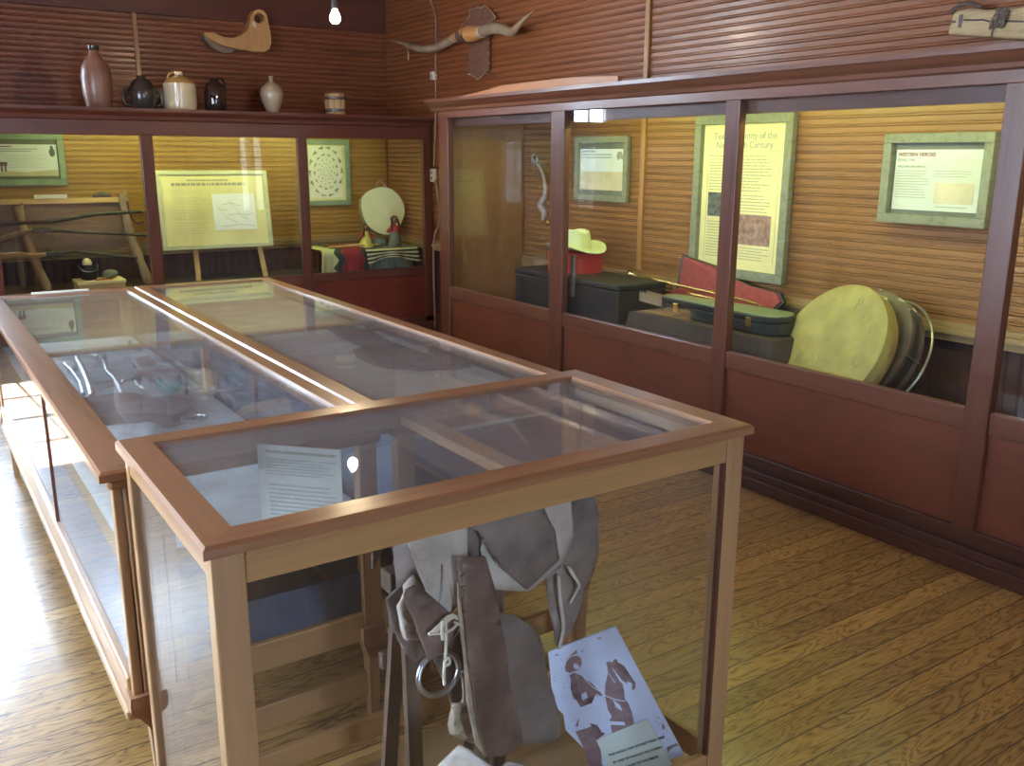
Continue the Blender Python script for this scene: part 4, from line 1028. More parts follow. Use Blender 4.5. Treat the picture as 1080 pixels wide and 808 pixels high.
obj('cover_screw', G().ball((XW-.046, a_.y, a_.z), .004, n=8), STEEL, r)
a_ = onx(457.5, 185, cx_); r = thing('wall_outlet', a_, 'ivory double wall outlet between the two display cases', 'outlet')
obj('plate', G().box(XW-.04, XW-.006, a_.y-.035, a_.y+.035, a_.z-.057, a_.z+.057), PLAST, r, bevel=.006)
for s in (-1, 1): obj('socket', G().lathe((XW-.041, a_.y, a_.z+s*.024), [(.017, 0), (.015, .003)], 14, (-1, 0, 0)), CONDU, r)

# ------------------------------------------------------------------ things in the right wall case
DK = .46
def px_y(x, y, X): return onx(x, y, X).y
# trunk, round red box, white hat
X0_, X1_ = 3.47, 3.84
ta, tb_ = px_y(652, 320, X0_), px_y(575, 320, X0_)+.35
tz = onx(640, 297, X0_+.05).z
r = thing('trunk', ((X0_+X1_)/2, (ta+tb_)/2, DK), 'dark green-black trunk under the red hat box', 'trunk')
obj('body', G().box(X0_, X1_, ta, tb_, DK, tz-.04), TRUNK, r, bevel=.008)
obj('lid', G().box(X0_-.006, X1_+.006, ta-.006, tb_+.006, tz-.038, tz), TRUNK, r, bevel=.01)
ys_ = px_y(604, 300, X0_-.01)
obj('hasp', G().box(X0_-.018, X0_-.004, ys_-.02, ys_+.02, tz-.12, tz+.14).box(X0_-.024, X0_-.004, ys_-.026, ys_+.026, tz-.02, tz+.01), STRAP, r, bevel=.003)
xh_ = 3.69
yc0, yc1 = px_y(640, 285, xh_-.05), px_y(580, 285, xh_-.05); R_ = (yc0-yc1)/2*-1*.80; yc_ = (yc0+yc1)/2
hb = .18; yc_ = px_y(607, 285, xh_); z1_ = onx(611, 268, xh_-.1).z
r = thing('hat_box', (xh_, yc_, tz), 'round bright red hat box standing on the dark trunk', 'hat box')
obj('body', G().lathe((xh_, yc_, tz), [(hb, 0), (hb, z1_-tz-.03)], 40), REDB, r, smooth=True)
obj('lid', G().lathe((xh_, yc_, z1_-.03), [(hb+.004, 0), (hb+.006, .004), (hb+.006, .028), (hb-.004, .032)], 40), REDB, r, smooth=True)
r = thing('cowboy_hat', (xh_, yc_, z1_), 'cream felt cowboy hat resting on the round red box', 'hat')
g = G(); n = 40; prof = [(1.42, .0), (1.38, .006), (1.05, .004), (.74, .014), (.70, .05), (.66, .12), (.60, .165), (.45, .178), (.25, .172), (.06, .168)]
s_ = .150; vs = []; fs = []
for q, (rr, hh_) in enumerate(prof):
    for k in range(n):
        t = 2*pi*k/n; ax = rr*s_*cos(t)*.82; ay = rr*s_*sin(t)*1.08
        z = hh_*.80
        if q <= 2: z += .055*(abs(cos(t))**2.2)*(rr-.8)/.6
        if q >= 5: z -= .045*math.exp(-(ax/.035)**2)*max(0, 1-abs(ay)/.16)
        vs.append((xh_+ax, yc_+ay, z1_+.002+z))
for q in range(len(prof)-1):
    for k in range(n): fs.append((q*n+k, q*n+(k+1) % n, (q+1)*n+(k+1) % n, (q+1)*n+k))
fs.append(tuple((len(prof)-1)*n+k for k in range(n)))
obj('crown_and_brim', g.add(vs, fs), FELT, r, smooth=True, solid=.004)
obj('hat_band', G().lathe((xh_, yc_, z1_+.018), [(s_*.735, 0), (s_*.73, .014)], 40, sx=.82, sy=1.08), FELT, r, smooth=True)

# platform with brown cloth
pa, pb = px_y(815, 380, 3.45), px_y(650, 330, 3.45)
zt2 = .725
r = thing('low_platform', (3.75, (pa+pb)/2, DK), 'low plank platform under the brown cloth in the right wall case', 'platform')
obj('platform_top', G().box(3.52, 4.02, pa+.12, pb-.12, zt2-.04, zt2-.01), MAHY, r)
for ya in (pa+.13, pb-.17):
    for xa in (3.54, 3.96): obj('leg', G().box(xa, xa+.04, ya, ya+.04, DK, zt2-.04), MAHZ, r)
g = G(); nn = 40; mm = 8
for i in range(nn+1):
    s_ = i/nn; y = pa+(pb-pa)*s_
    edge = max(0, 1-min(s_, 1-s_)/.06)
    for k in range(mm+1):
        if k <= 2: x = 4.02-(4.02-3.50)*k/2; z = zt2+.002*sin(s_*40+k)
        else:
            q = (k-2)/(mm-2); x = 3.495-.03*q*(1+.6*sin(s_*31))-.01*q; z = zt2-(zt2-DK-.004)*q
        z -= edge*edge*(zt2-DK-.02)*(1 if k <= 2 else 1-(k-2)/(mm-2))
        g.v.append(Vector((x, y, z)))
for i in range(nn):
    for k in range(mm): g.f.append((i*(mm+1)+k, (i+1)*(mm+1)+k, (i+1)*(mm+1)+k+1, i*(mm+1)+k+1))
o = obj('brown_cloth', g, CLOTHB, smooth=True, solid=.004); tag(o, 'dark brown cloth draped over the platform under the instrument cases', 'cloth')
# closed instrument case (violin shaped)
def case_outline(ya, yb, xc_, w0, w1):
    """long rounded outline from narrow end yb to wide end ya"""
    pts = []; L_ = yb-ya
    prof = [(0, .0), (.015, .55), (.06, .9), (.14, 1.0), (.28, .97), (.42, .88), (.6, .72), (.8, .62), (.95, .58), (.99, .45), (1.0, .0)]
    for t, wv in prof: pts.append((xc_-w0*wv, ya+L_*t))
    for t, wv in prof[::-1][1:-1]: pts.append((xc_+w0*wv, ya+L_*t))
    return pts
ca, cb = px_y(815, 340, 3.56)-.02, px_y(690, 320, 3.56)
po = case_outline(ca, cb, 3.66, .115, .08); zc0 = zt2+.006; zc1 = onx(760, 322, 3.62).z; zc1 = max(zc1, zc0+.09)
r = thing('instrument_case', (3.66, (ca+cb)/2, zc0), 'closed black instrument case with a greenish lid on the brown cloth', 'instrument case')
zm = zc0+(zc1-zc0)*.62
obj('body', G().prism([(x, y, zc0) for x, y in po], (0, 0, zm-zc0)), CASEB, r, bevel=.006)
obj('lid', G().prism([(3.66+(x-3.66)*1.03, y, zm+.002) for x, y in po], (0, 0, zc1-zm-.008)), CASEB, r, bevel=.006)
obj('lid_top', G().prism([(3.66+(x-3.66)*.97, (ca+cb)/2+(y-(ca+cb)/2)*.985, zc1-.007) for x, y in po], (0, 0, .007)), CASEG, r, bevel=.003)
for q in (.18, .78):
    y = ca+(cb-ca)*q; obj('latch', G().box(3.66-.125, 3.66-.10, y-.016, y+.016, zm-.03, zm+.02), BRASS, r, bevel=.002)
# open plush-lined case with a brass slide horn
oa, ob_ = px_y(806, 312, 3.85), px_y(694, 290, 3.85)
zo = zt2+.012
poly = [(3.86, oa, 0), (3.86, ob_, 0)]
r = thing('open_instrument_case', (3.90, (oa+ob_)/2, zt2), 'open trombone case with dull red plush lining behind the closed one', 'instrument case')
tray_o = [(3.80, oa+.04), (3.79, oa+.2), (3.80, ob_-.1), (3.82, ob_), (3.98, ob_), (4.0, oa+.2), (3.99, oa+.04), (3.93, oa), (3.86, oa)]
obj('tray', G().prism([(x, y, zo) for x, y in tray_o], (0, 0, .035)), CASEB, r, bevel=.004)
obj('tray_lining', G().prism([(3.895+(x-3.895)*.9, y*.985+(oa+ob_)/2*.015, zo+.0355) for x, y in tray_o], (0, 0, .004)), PLUSH, r)
hl = lambda t: .22-.055*t
lid = [(4.0, oa+.05, zo+.03), (4.0, ob_, zo+.03), (4.06, ob_+.02, zo+.27), (4.06, ob_-.25, zo+.23), (4.055, (oa+ob_)/2, zo+.175), (4.05, oa+.25, zo+.14), (4.045, oa+.06, zo+.13), (4.02, oa+.0, zo+.085)]
obj('lid_shell', G().prism([Vector(p)+Vector((.0, 0, 0)) for p in lid], (.022, 0, 0)), CASEB, r, bevel=.003)
obj('lid_lining', G().prism([Vector(p)+Vector((-.006, 0, 0)) for p in [((Vector(q)-Vector((4.03, (oa+ob_)/2, zo+.12)))*.94+Vector((4.03, (oa+ob_)/2, zo+.12))) for q in lid]], (.006, 0, 0)), PLUSH, r)
r = thing('trombone', (3.88, (oa+ob_)/2, zo+.04), 'brass trombone slide lying in the open red case, its bell to the left', 'trombone')
zz = zo+.105
g = G(); g.tube([(3.80, ob_+.02, zz+.035), (3.84, oa+.1, zz-.01)], .007, 8); g.tube([(3.88, ob_+.02, zz-.02), (3.90, oa+.1, zz-.055)], .007, 8)
g.tube(smooth_path([(3.84, oa+.1, zz-.01), (3.87, oa+.04, zz-.03), (3.90, oa+.1, zz-.055)], 5), .007, 8)
obj('slide', g, BRASS, r, smooth=True)
for y in (ob_-.12, ob_-.25, oa+.35): obj('brace', G().tube([(3.815, y, zz+.02), (3.885, y, zz-.03)], .005, 8), BRASS, r)
obj('slide_rest', G().box(3.83, 3.89, oa+.3, oa+.33, zo+.04, zz-.035).box(3.80, 3.9, ob_-.20, ob_-.17, zo+.04, zz-.012), PLUSH, r)
bc_ = onx(662, 296, 3.92)
obj('bell', G().lathe(bc_-Vector((0, 0, .07)), [(.10, 0), (.095, .006), (.06, .03), (.035, .06), (.018, .11), (.012, .16)], 28, (-.1, -.25, 1)), BRASS, r, smooth=True)
obj('bell_tube', G().tube(smooth_path([bc_+Vector((-.02, -.03, .06)), bc_+Vector((0, -.15, .02)), (3.80, ob_+.02, zz+.035)], 5), .009, 8), BRASS, r, smooth=True)
# long pale hinged lid / stand lying in front
a_, b_ = onx(643, 298, 3.62), onx(720, 320, 3.66)
r = thing('wooden_gunstock_board', (3.62, (a_.y+b_.y)/2, zt2), 'narrow pale wooden trough lying slanted beside the brass bell', 'trough')
d = b_-a_
obj('board', G().obox(a_-Vector((0, 0, .055)), d, (.05, .0, 0), (0, 0, .008)), PINEW, r)
obj('side_board', G().obox(a_-Vector((.006, 0, .055)), d, (.008, 0, 0), (0, 0, .055)), LIMB, r)
obj('side_board', G().obox(a_-Vector((-.05, 0, .055)), d, (.008, 0, 0), (0, 0, .055)), LIMB, r)
obj('end_board', G().obox(a_-Vector((.006, 0, .055)), d.normalized()*.008, (.06, 0, 0), (0, 0, .055)), LIMB, r)
obj('rest_block', G().box(3.60, 3.68, a_.y-.10, a_.y-.05, zt2+.004, a_.z-.068), CASEB, r)
r.name = 'wooden_trough'

# big yellow drum
nrm = Vector((-.82, .20, .50)).normalized(); R0 = .335
Cd = onx(870, 366, 3.62)
Cd = Vector((Cd.x, Cd.y, Cd.z))
r = thing('bass_drum', (3.80, Cd.y, DK), 'large tilted bass drum with a yellow lettered canvas head', 'drum')
e1 = Vector((0, -1, 0)); e1 = (e1-nrm*e1.dot(nrm)).normalized(); e2 = nrm.cross(e1); e2 = e2 if e2.z > 0 else -e2
def disc(c, R, d0, d1, prof=None):
    g = G(); return g.lathe(c-nrm*d1, prof or [(R, 0), (R, d1-d0)], 56, nrm)
chd = obj('canvas_head', G().lathe(Cd-nrm*.02, [(R0+.004, -.03), (R0+.004, .012), (R0-.008, .021), (R0*.9, .022), (R0*.5, .026), (.02, .028)], 64, nrm), DRUMY, r, smooth=True)
obj('drum_hoop', G().lathe(Cd-nrm*.075, [(R0-.01, .0), (R0+.006, .002), (R0+.006, .022), (R0-.01, .024)], 64, nrm), DRUMW, r, smooth=True)
obj('drum_shell', G().lathe(Cd-nrm*.10, [(R0-.008, .0), (R0-.008, .075)], 64, nrm), DRUMW, r, smooth=True)
P = Pl(Cd+nrm*.0088, -e1 if (-e1).cross(e2).dot(nrm) > 0 else e1, e2)
lc_ = plain('stencil_ink', (.36, .34, .11), .8, var=.2)
lx = [('P', 45, .115), ('R', 75, -.01)]
for ch, ang in (('P', 68), ('R', 45), ('S', 27), ('C', 9), ('O', -12)):
    t = radians(ang); c_ = P.p(R0*.74*cos(t), R0*.74*sin(t), -.004)
    rot = radians(ang-90)*.35
    uu = P.u*cos(rot)+P.v*sin(rot); vv_ = P.v*cos(rot)-P.u*sin(rot)
    text('stencil_letter', ch, c_-vv_*.03, uu, vv_, .092, lc_, chd, 'CENTER')
for ch, ax in (('B', -.13), ('A', -.045), ('N', .025), ('D', .105)):
    text('stencil_letter', ch, P.p(ax, -.10, -.001), P.u, P.v, .085, lc_, chd, 'CENTER')
r = thing('black_drum', (3.92, Cd.y-.13, DK), 'black-shelled drum standing behind the yellow one', 'drum')
C2 = Cd-nrm*.12+Vector((.06, -.05, .03))
obj('drum_shell', G().lathe(C2-nrm*.05, [(R0-.03, 0), (R0-.03, .085)], 56, nrm), DRUMD, r, smooth=True)
for o_ in (0, .072): obj('drum_hoop', G().lathe(C2-nrm*(.055-o_), [(R0-.04, 0), (R0-.02, .002), (R0-.02, .02), (R0-.04, .022)], 56, nrm), LEATHD, r, smooth=True)
for k in range(8):
    t = 2*pi*k/8; q = C2+e1*cos(t)*(R0-.018)+e2*sin(t)*(R0-.018); obj('tension_rod', G().tube([q-nrm*.05, q+nrm*.04], .004, 6), STEEL, r)
C3 = Cd-nrm*.16+Vector((.07, -.10, .03))
g = G().tube([C3+e1*cos(2*pi*k/48)*(R0-.03)+e2*sin(2*pi*k/48)*(R0-.03) for k in range(48)], .006, 8, close=True)
o = obj('metal_hoop', g, WIRE, smooth=True); tag(o, 'thin bright metal hoop leaning behind the black drum', 'hoop')

# whip and small metal things in the first bay
r = thing('riding_quirt', onx(572, 200, XW-.03), 'pale braided quirt hanging on the wall in the first bay', 'quirt')
pc = smooth_path([onx(x, y, XW-.03) for x, y in ((562, 168), (569, 176), (574, 190), (574.5, 206), (570, 216), (574, 224), (572, 232))], 5)
obj('braided_lash', G().tube(pc, interp([.010, .014, .012, .020, .026, .024, .012], len(pc)), 8), plain('pale_braid', (.40, .36, .40), .6, var=.4, scale=40), r, smooth=True)
a_ = onx(564, 168, XW-.03); obj('steel_ring', G().tube([a_+Vector((0, .035*cos(2*pi*k/20), .035*sin(2*pi*k/20))) for k in range(20)], .007, 8, close=True), STEEL, r, smooth=True)
obj('brass_knob', G().ball(onx(578, 235, XW-.035), .024, n=14), BRASS, r, smooth=True)
yb_ = 5.25
r = thing('spur', (3.95, yb_, tz), 'small steel spur with a shank standing on the trunk in the first bay', 'spur')
c = onx(572, 277, 3.95)
obj('heel_band', G().tube(smooth_path([c+Vector((0, .09, .04)), c+Vector((0, .02, .03)), c+Vector((0, -.03, -.01)), c+Vector((0, -.05, -.06))], 5), .010, 8), STEEL, r, smooth=True)
obj('shank', G().tube([c+Vector((0, -.03, -.01)), c+Vector((0, -.045, .10))], .008, 8), STEEL, r, smooth=True)
obj('rowel', G().lathe(c+Vector((0, -.045, .11)), [(.022, -.003), (.022, .003)], 10, (1, 0, 0)), STEEL, r)
obj('base_block', G().box(c.x-.05, c.x+.05, c.y-.10, c.y+.04, tz, c.z-.055), LIMB, r)

# ------------------------------------------------------------------ contents of the left low showcase
ZF = .664
cl = G(); x0_, x1_, y0_, y1_ = .36, .955, 2.14, 5.04
nx_, ny_ = 14, 60; rnd = random.Random(3)
for j in range(ny_+1):
    for i in range(nx_+1):
        x = x0_+(x1_-x0_)*i/nx_; y = y0_+(y1_-y0_)*j/ny_
        cl.v.append(Vector((x, y, ZF+.006+.014*max(0, mnoise.noise(Vector((x*5, y*4, 0))))+.003)))
for j in range(ny_):
    for i in range(nx_): a = j*(nx_+1)+i; cl.f.append((a, a+1, a+nx_+2, a+nx_+1))
o = obj('display_cloth', cl, BLUEW, smooth=True, solid=.004); tag(o, 'pale blue rumpled cloth lining the left low showcase', 'cloth')
ZI = ZF+.022
def L3(x, y, z=ZI): return onz(x, y, z)
def bar(pts, r_, mat_, g=None, z=ZI+.02, n=8):
    return (g or G()).tube(smooth_path([L3(x, y, z) for x, y in pts], 5), r_, n)
# hinged steel tongs: two arms
r = thing('steel_tongs', L3(140, 380), 'pair of long bright steel tongs spread on the pale cloth', 'tongs')
obj('arm', bar([(77, 369), (92, 374), (108, 380), (113, 392), (121, 400), (130, 419)], .011, STEEL), STEEL, r, smooth=True)
obj('arm', bar([(80, 376), (86, 388), (92, 402), (97, 418)], .013, STEEL, z=ZI+.03), STEEL, r, smooth=True)
obj('hinge_pin', G().lathe(L3(108, 380, ZI+.02), [(.02, -.015), (.02, .03)], 14), STEEL, r, smooth=True)
r = thing('curb_bit', L3(90, 395), 'steel curb bit lying at the left side of the case beside the tongs', 'bridle bit')
g = bar([(68, 384), (76, 392), (84, 403), (88, 416)], .010, STEEL); g = bar([(84, 381), (92, 395), (98, 414)], .010, STEEL, g); obj('cheek_bar', g, STEEL, r, smooth=True)
obj('mouthpiece', bar([(74, 392), (83, 388), (90, 392)], .012, STEEL), STEEL, r, smooth=True)
# dark leather saddlebag across the front
pts = [(70, 432), (95, 424), (130, 421), (160, 425), (190, 422), (205, 434), (180, 444), (140, 447), (100, 450), (78, 446)]
o = sheet('saddlebag', [L3(x, y, ZI+.02) for x, y in pts], LEATHD, None, .05, lambda p: p+Vector((0, 0, .02*mnoise.noise(p*9)))); tag(o, 'dark leather saddlebag lying across the front of the left showcase', 'saddlebag')
o = sheet('leather_holster', [L3(x, y, ZI+.02) for x, y in ((140, 382), (158, 379), (166, 388), (190, 394), (192, 402), (170, 400), (146, 392))], LEATHD, None, .035, lambda p: p+Vector((0, 0, .015*mnoise.noise(p*12)))); tag(o, 'short dark leather holster behind the saddlebag, right of the tongs', 'holster')
o = sheet('teal_kerchief', [L3(x, y, ZI+.01) for x, y in ((146, 378), (160, 383), (190, 405), (206, 424), (190, 426), (168, 404), (150, 392))], TEAL, None, .008, lambda p: p+Vector((0, 0, .02*mnoise.noise(p*14)))); tag(o, 'teal kerchief folded in a narrow band near the middle of the left case', 'kerchief')
for q, (pts, lab) in enumerate((([(186, 383), (195, 389), (208, 392)], 'short bright steel bar beside the inner centre post'), ([(143, 402), (147, 408), (155, 412)], 'small curved steel hook right of the tongs'), ([(158, 442), (163, 449)], 'tiny straight steel pin in front of the saddlebag'), ([(112, 455), (121, 451), (127, 446)], 'bent steel strip in the near left corner of the left case'))):
    o = obj('steel_rod', bar(pts, .012 if q == 0 else .007, STEEL), STEEL, smooth=True); tag(o, lab, 'rod')
for q, ((x, y), R_, lab) in enumerate((((186, 434), .035, 'small steel ring at the right end of the saddlebag'), ((205, 441), .04, 'larger steel ring nearest the front frame by the centre post'))):
    c = L3(x, y, ZI+.014); o = obj('steel_ring', G().tube([c+Vector((R_*cos(2*pi*k/20), R_*sin(2*pi*k/20), 0)) for k in range(20)], .008, 8, close=True), STEEL, smooth=True); tag(o, lab, 'ring')
for q, (pts, lab) in enumerate((([(228, 396), (246, 402), (262, 410), (268, 420), (250, 428), (234, 414)], 'crumpled dark cloth in the right front of the left case'), ([(96, 458), (130, 440), (170, 452), (150, 470), (110, 478)], 'folded pale blue cloth in the near corner of the left case'))):
    o = sheet('folded_cloth', [L3(x, y, ZI+.012) for x, y in pts], (BLUEB, BLUEW)[q], None, .02, lambda p: p+Vector((0, 0, .03*mnoise.noise(p*12)))); tag(o, lab, 'cloth')
for q, ((x, y), an, lab) in enumerate((((120, 404), .3, 'steel spur lying between the tongs and the kerchief'), ((150, 366), 1.9, 'steel spur farthest back in the left showcase'), ((250, 412), 2.6, 'steel spur on the crumpled dark cloth at the right of the left case'), ((204, 408), 4.2, 'steel spur lying just left of the inner centre post'))):
    c = L3(x, y, ZI+.02); r = thing('spur', c, lab, 'spur')
    d1, d2 = Vector((cos(an), sin(an), 0)), Vector((-sin(an), cos(an), 0))
    obj('heel_band', G().tube(smooth_path([c+d2*.04-d1*.06, c+d2*.042, c+d1*.035, c-d2*.042, c-d2*.04-d1*.06], 6), .007, 8), STEEL, r, smooth=True)
    obj('shank', G().tube([c+d1*.035, c+d1*.09], .006, 8), STEEL, r, smooth=True)
    obj('rowel', G().lathe(c+d1*.10, [(.022, -.002), (.022, .002)], 9, d2), STEEL, r)
o = obj('paper_label', G().box(.54, .80, 5.045, 5.085, .909, .916), PAPER)
p_ = onz(66, 310, .921); o.location = (p_.x, 5.085, .921); tag(o, 'white label strip on the far rail of the left low showcase', 'label')

# hide in the right low showcase
zt_ = .862
hp = [(345, 347), (366, 344), (380, 346), (396, 352), (410, 360), (430, 367), (446, 373), (470, 376), (490, 379), (497, 387), (470, 389), (446, 391), (420, 389), (398, 386), (376, 376), (372, 370), (385, 366), (365, 358)]
o = sheet('snakeskin_piece', [onz(x, y, zt_) for x, y in hp], HIDED, None, .006); o.name = 'hide_piece'; tag(o, 'long dark ragged hide lying on the beige lining of the right low case', 'hide')
o = sheet('hide_scrap', [onz(x, y, zt_) for x, y in ((452, 366), (462, 367), (476, 372), (466, 374), (452, 371))], HIDED, None, .006); tag(o, 'tiny dark hide scrap beyond the long ragged hide', 'hide')
o = sheet('hide_scrap', [onz(x, y, zt_) for x, y in ((384, 344), (400, 343), (402, 347), (390, 350))], HIDED, None, .006); tag(o, 'small dark hide scrap near the far pane bar of the right case', 'hide')

# ------------------------------------------------------------------ the saddle in the nearest showcase
def SZ(k, x, y):
    if k == 'A': return 380+x/2.6225, 500+y/2.6225
    if k == '2': return 390+x/5.388, 530+y/5.388
    if k == '3': return 390+x/5.114, 650+y/5.114
    if k == '4': return 480+x/4.04, 500+y/4.04
    return x, y
def sp(k, pts, Y): return [ony(*SZ(k, *p), Y) for p in pts]
fl = .022
sd = thing('old_saddle', (.98, 1.68, fl), 'old worn stock saddle on a stand inside the nearest showcase', 'saddle')
def wav(a, f_, ph=0):
    return lambda p: p+Vector((0, a*mnoise.noise(Vector((p.x*f_+ph, 0, p.z*f_)))+a*.5*mnoise.noise(Vector((p.x*f_*2.3, ph, p.z*f_*2.3))), 0))
def curl(a, x0, w, wa=.006, wf=14):
    return lambda p: p+Vector((0, a*((p.x-x0)/w)**2+wa*mnoise.noise(p*wf), 0))
STAND = wood('dark_stand_wood', (.16, .11, .08), (.09, .06, .04), 'z', .6, 0)
g = G(); n = 16; xs = [.80, .84, .89, .96, 1.06, 1.14, 1.18, 1.20]; hs = [.84, .875, .84, .80, .81, .86, .89, .88]; ws = [.06, .09, .11, .12, .125, .12, .11, .08]
vs = []; fs = []
for x, h_, w_ in zip(xs, hs, ws):
    for k in range(n+1):
        t = pi*k/n; vs.append((x, 1.70-w_*cos(t), h_-.15+.15*sin(t)))
for i in range(len(xs)-1):
    for k in range(n): a = i*(n+1)+k; fs.append((a, a+n+1, a+n+2, a+1))
obj('seat', g.add(vs, fs), LEATHG, sd, smooth=True, solid=.008)
# rawhide rim under the skirt and the skirt itself
obj('rawhide_skirt', G(), LEATHL, sd) if False else None
sheet('rawhide_skirt', sp('4', [(120, 330), (160, 492), (310, 495), (480, 388), (530, 300), (532, 210), (515, 100), (490, 20), (380, 40), (150, 130)], 1.535), LEATHL, sd, .006, curl(.05, 1.06, .2))
sheet('leather_skirt', sp('4', [(60, 230), (110, 250), (135, 290), (200, 400), (300, 490), (320, 475), (465, 378), (440, 250), (420, 215), (390, 155), (360, 60), (180, 110), (60, 170)], 1.522), LEATHG, sd, .006, curl(.05, 1.03, .2))
sheet('cantle_flap', sp('4', [(500, 60), (560, 60), (600, 110), (614, 180), (612, 300), (600, 370), (560, 470), (520, 600), (490, 690), (443, 745), (428, 720), (415, 640), (405, 520), (398, 440), (450, 400), (500, 300)], 1.60), LEATHG, sd, .006, wav(.02, 9, 3))
g = G(); g.tube(smooth_path(sp('4', [(440, 430), (446, 520), (456, 600), (462, 660), (446, 738)], 1.588), 5), .005, 6)
obj('rawhide_lace', g, LEATHL, sd, smooth=True)
g = G(); g.tube(smooth_path(sp('4', [(482, 395), (500, 430), (528, 470), (520, 495), (490, 550)], 1.580), 5), .003, 6); g.tube(smooth_path(sp('4', [(488, 400), (520, 455), (530, 485)], 1.578), 5), .003, 6)
obj('saddle_string', g, STRING, sd, smooth=True)
# swell & horn side
sheet('swell_cover', sp('2', [(480, 190), (520, 335), (620, 318), (640, 290), (690, 262), (672, 215), (630, 160), (560, 140)], 1.56), LEATHG, sd, .012, wav(.012, 18))
g = G(); g.tube(smooth_path(sp('2', [(515, 332), (570, 326), (625, 318), (640, 292), (690, 262), (675, 218)], 1.552), 5), .004, 6); obj('welt', g, LEATHD, sd, smooth=True)
# pale rawhide pommel wrap
sheet('pommel_wrap', sp('2', [(215, 240), (230, 170), (520, 110), (516, 240), (512, 420), (500, 500), (470, 575), (425, 640), (395, 640), (372, 585), (320, 505), (326, 430), (316, 345), (300, 326), (262, 320), (245, 290)], 1.545), LEATHL, sd, .008, curl(-.03, .80, .12, .01, 12))
g = G(); g.tube(smooth_path(sp('2', [(410, 350), (412, 420), (405, 520), (380, 600)], 1.533), 4), .0022, 6); obj('seam', g, LEATHG, sd)
g = G(); g.tube(smooth_path(sp('2', [(524, 460), (490, 560), (450, 625), (400, 645)], 1.535), 5), .006, 6); obj('dark_edge', g, LEATHD, sd, smooth=True)
sheet('rawhide_roll', sp('2', [(205, 480), (262, 430), (300, 480), (290, 600), (300, 690), (296, 775), (200, 780), (175, 690), (163, 600), (180, 540)], 1.60), LEATHL, sd, .02, wav(.02, 20, 5))
sheet('side_jockey', sp('A', [(128, 285), (70, 345), (85, 420), (115, 465), (128, 500), (150, 522), (186, 490), (178, 450), (150, 452), (112, 402), (100, 350), (132, 300)], 1.64), LEATHG, sd, .006, wav(.015, 12, 2))
sheet('latigo_strap', sp('2', [(198, 530), (215, 500), (265, 478), (300, 500), (372, 590), (404, 650), (470, 650), (470, 760), (455, 800), (420, 850), (335, 900), (300, 800), (260, 690), (210, 590)], 1.522), LEATH, sd, .007, wav(.012, 14, 7))
sheet('hanging_latigo', sp('3', [(350, 235), (500, 60), (505, 240), (488, 330), (520, 480), (440, 480), (410, 380)], 1.575), LEATHD, sd, .007, wav(.015, 12, 1))
g = G()
for off in (0, 14, 26): g.tube(smooth_path(sp('2', [(340, 745+off*.3), (400, 690+off), (440, 650+off), (480, 640+off*.5), (500, 665)], 1.508), 5), .0028, 6)
g.tube(smooth_path(sp('2', [(335, 745), (400, 745), (460, 725), (500, 690)], 1.506), 5), .003, 6)
g.tube(smooth_path(sp('2', [(415, 670), (410, 720), (415, 780)], 1.502), 5), .004, 6); g.tube(smooth_path(sp('2', [(480, 680), (530, 710), (550, 790), (560, 800)], 1.50), 5), .003, 6)
obj('lacing_string', g, STRING, sd, smooth=True)
g = G(); g.tube(smooth_path(sp('3', [(408, 20), (412, 110), (408, 220), (400, 300), (402, 370)], 1.508), 5), .0035, 6); g.tube(smooth_path(sp('3', [(398, 250), (425, 225), (430, 255), (405, 268)], 1.503), 5), .0035, 6)
obj('hanging_string', g, STRING, sd, smooth=True)
c = ony(*SZ('3', 372, 308), 1.555); R_ = (ony(*SZ('3', 480, 300), 1.555)-ony(*SZ('3', 265, 300), 1.555)).length/2
ud = Vector((1, .1, .10)).normalized(); vd = Vector((-.1, .25, 1)).normalized()
obj('cinch_ring', G().tube([c+ud*(R_*cos(2*pi*k/36))+vd*(R_*.86*sin(2*pi*k/36)) for k in range(36)], .0065, 10, close=True), STEEL, sd, smooth=True)
sheet('fleece_knot', sp('3', [(440, 478), (500, 470), (565, 465), (582, 560), (580, 670), (545, 670), (430, 622), (445, 550)], 1.555), LEATHB, sd, .02, wav(.02, 30, 4))
g = G(); g.tube(smooth_path(sp('3', [(500, 480), (512, 420), (505, 340), (495, 300)], 1.565), 5), .006, 6); obj('thong', g, LEATHB, sd, smooth=True)
LEATHW = plain('worn_fender_leather', (.17, .14, .13), .5, coat=.1, var=.5, scale=5, bmp=.2)
sheet('fender', sp('A', [(345, 375), (430, 393), (470, 418), (500, 455), (512, 490), (522, 560), (530, 620), (545, 652), (565, 690), (563, 735), (545, 745), (420, 750), (390, 600)], 1.55), LEATHW, sd, .006, curl(.02, 1.0, .2, .006, 8))
sheet('stirrup_leather', sp('A', [(275, 235), (345, 228), (375, 330), (388, 400), (420, 590), (450, 690), (468, 755), (430, 778), (350, 780), (325, 700), (300, 520), (285, 350)], 1.49), LEATH, sd, .008, curl(.02, .93, .1, .004, 10))
sheet('stirrup_leather_lining', sp('A', [(268, 300), (300, 520), (318, 700), (345, 782), (320, 750), (296, 640), (286, 520), (272, 400)], 1.50), LEATHB, sd, .005)
sheet('stirrup_hood', sp('3', [(405, 625), (440, 625), (580, 700), (620, 750), (665, 760), (690, 900), (640, 1000), (340, 1000), (290, 880)], 1.50), LEATHL, sd, .008, curl(-.06, .74, .1, .01, 10))
sheet('stirrup_hood', sp('3', [(700, 745), (860, 700), (900, 720), (1000, 700), (1050, 660), (1090, 760), (1060, 950), (760, 1000), (640, 860)], 1.535), LEATHG, sd, .008, curl(-.05, .92, .1, .01, 10))
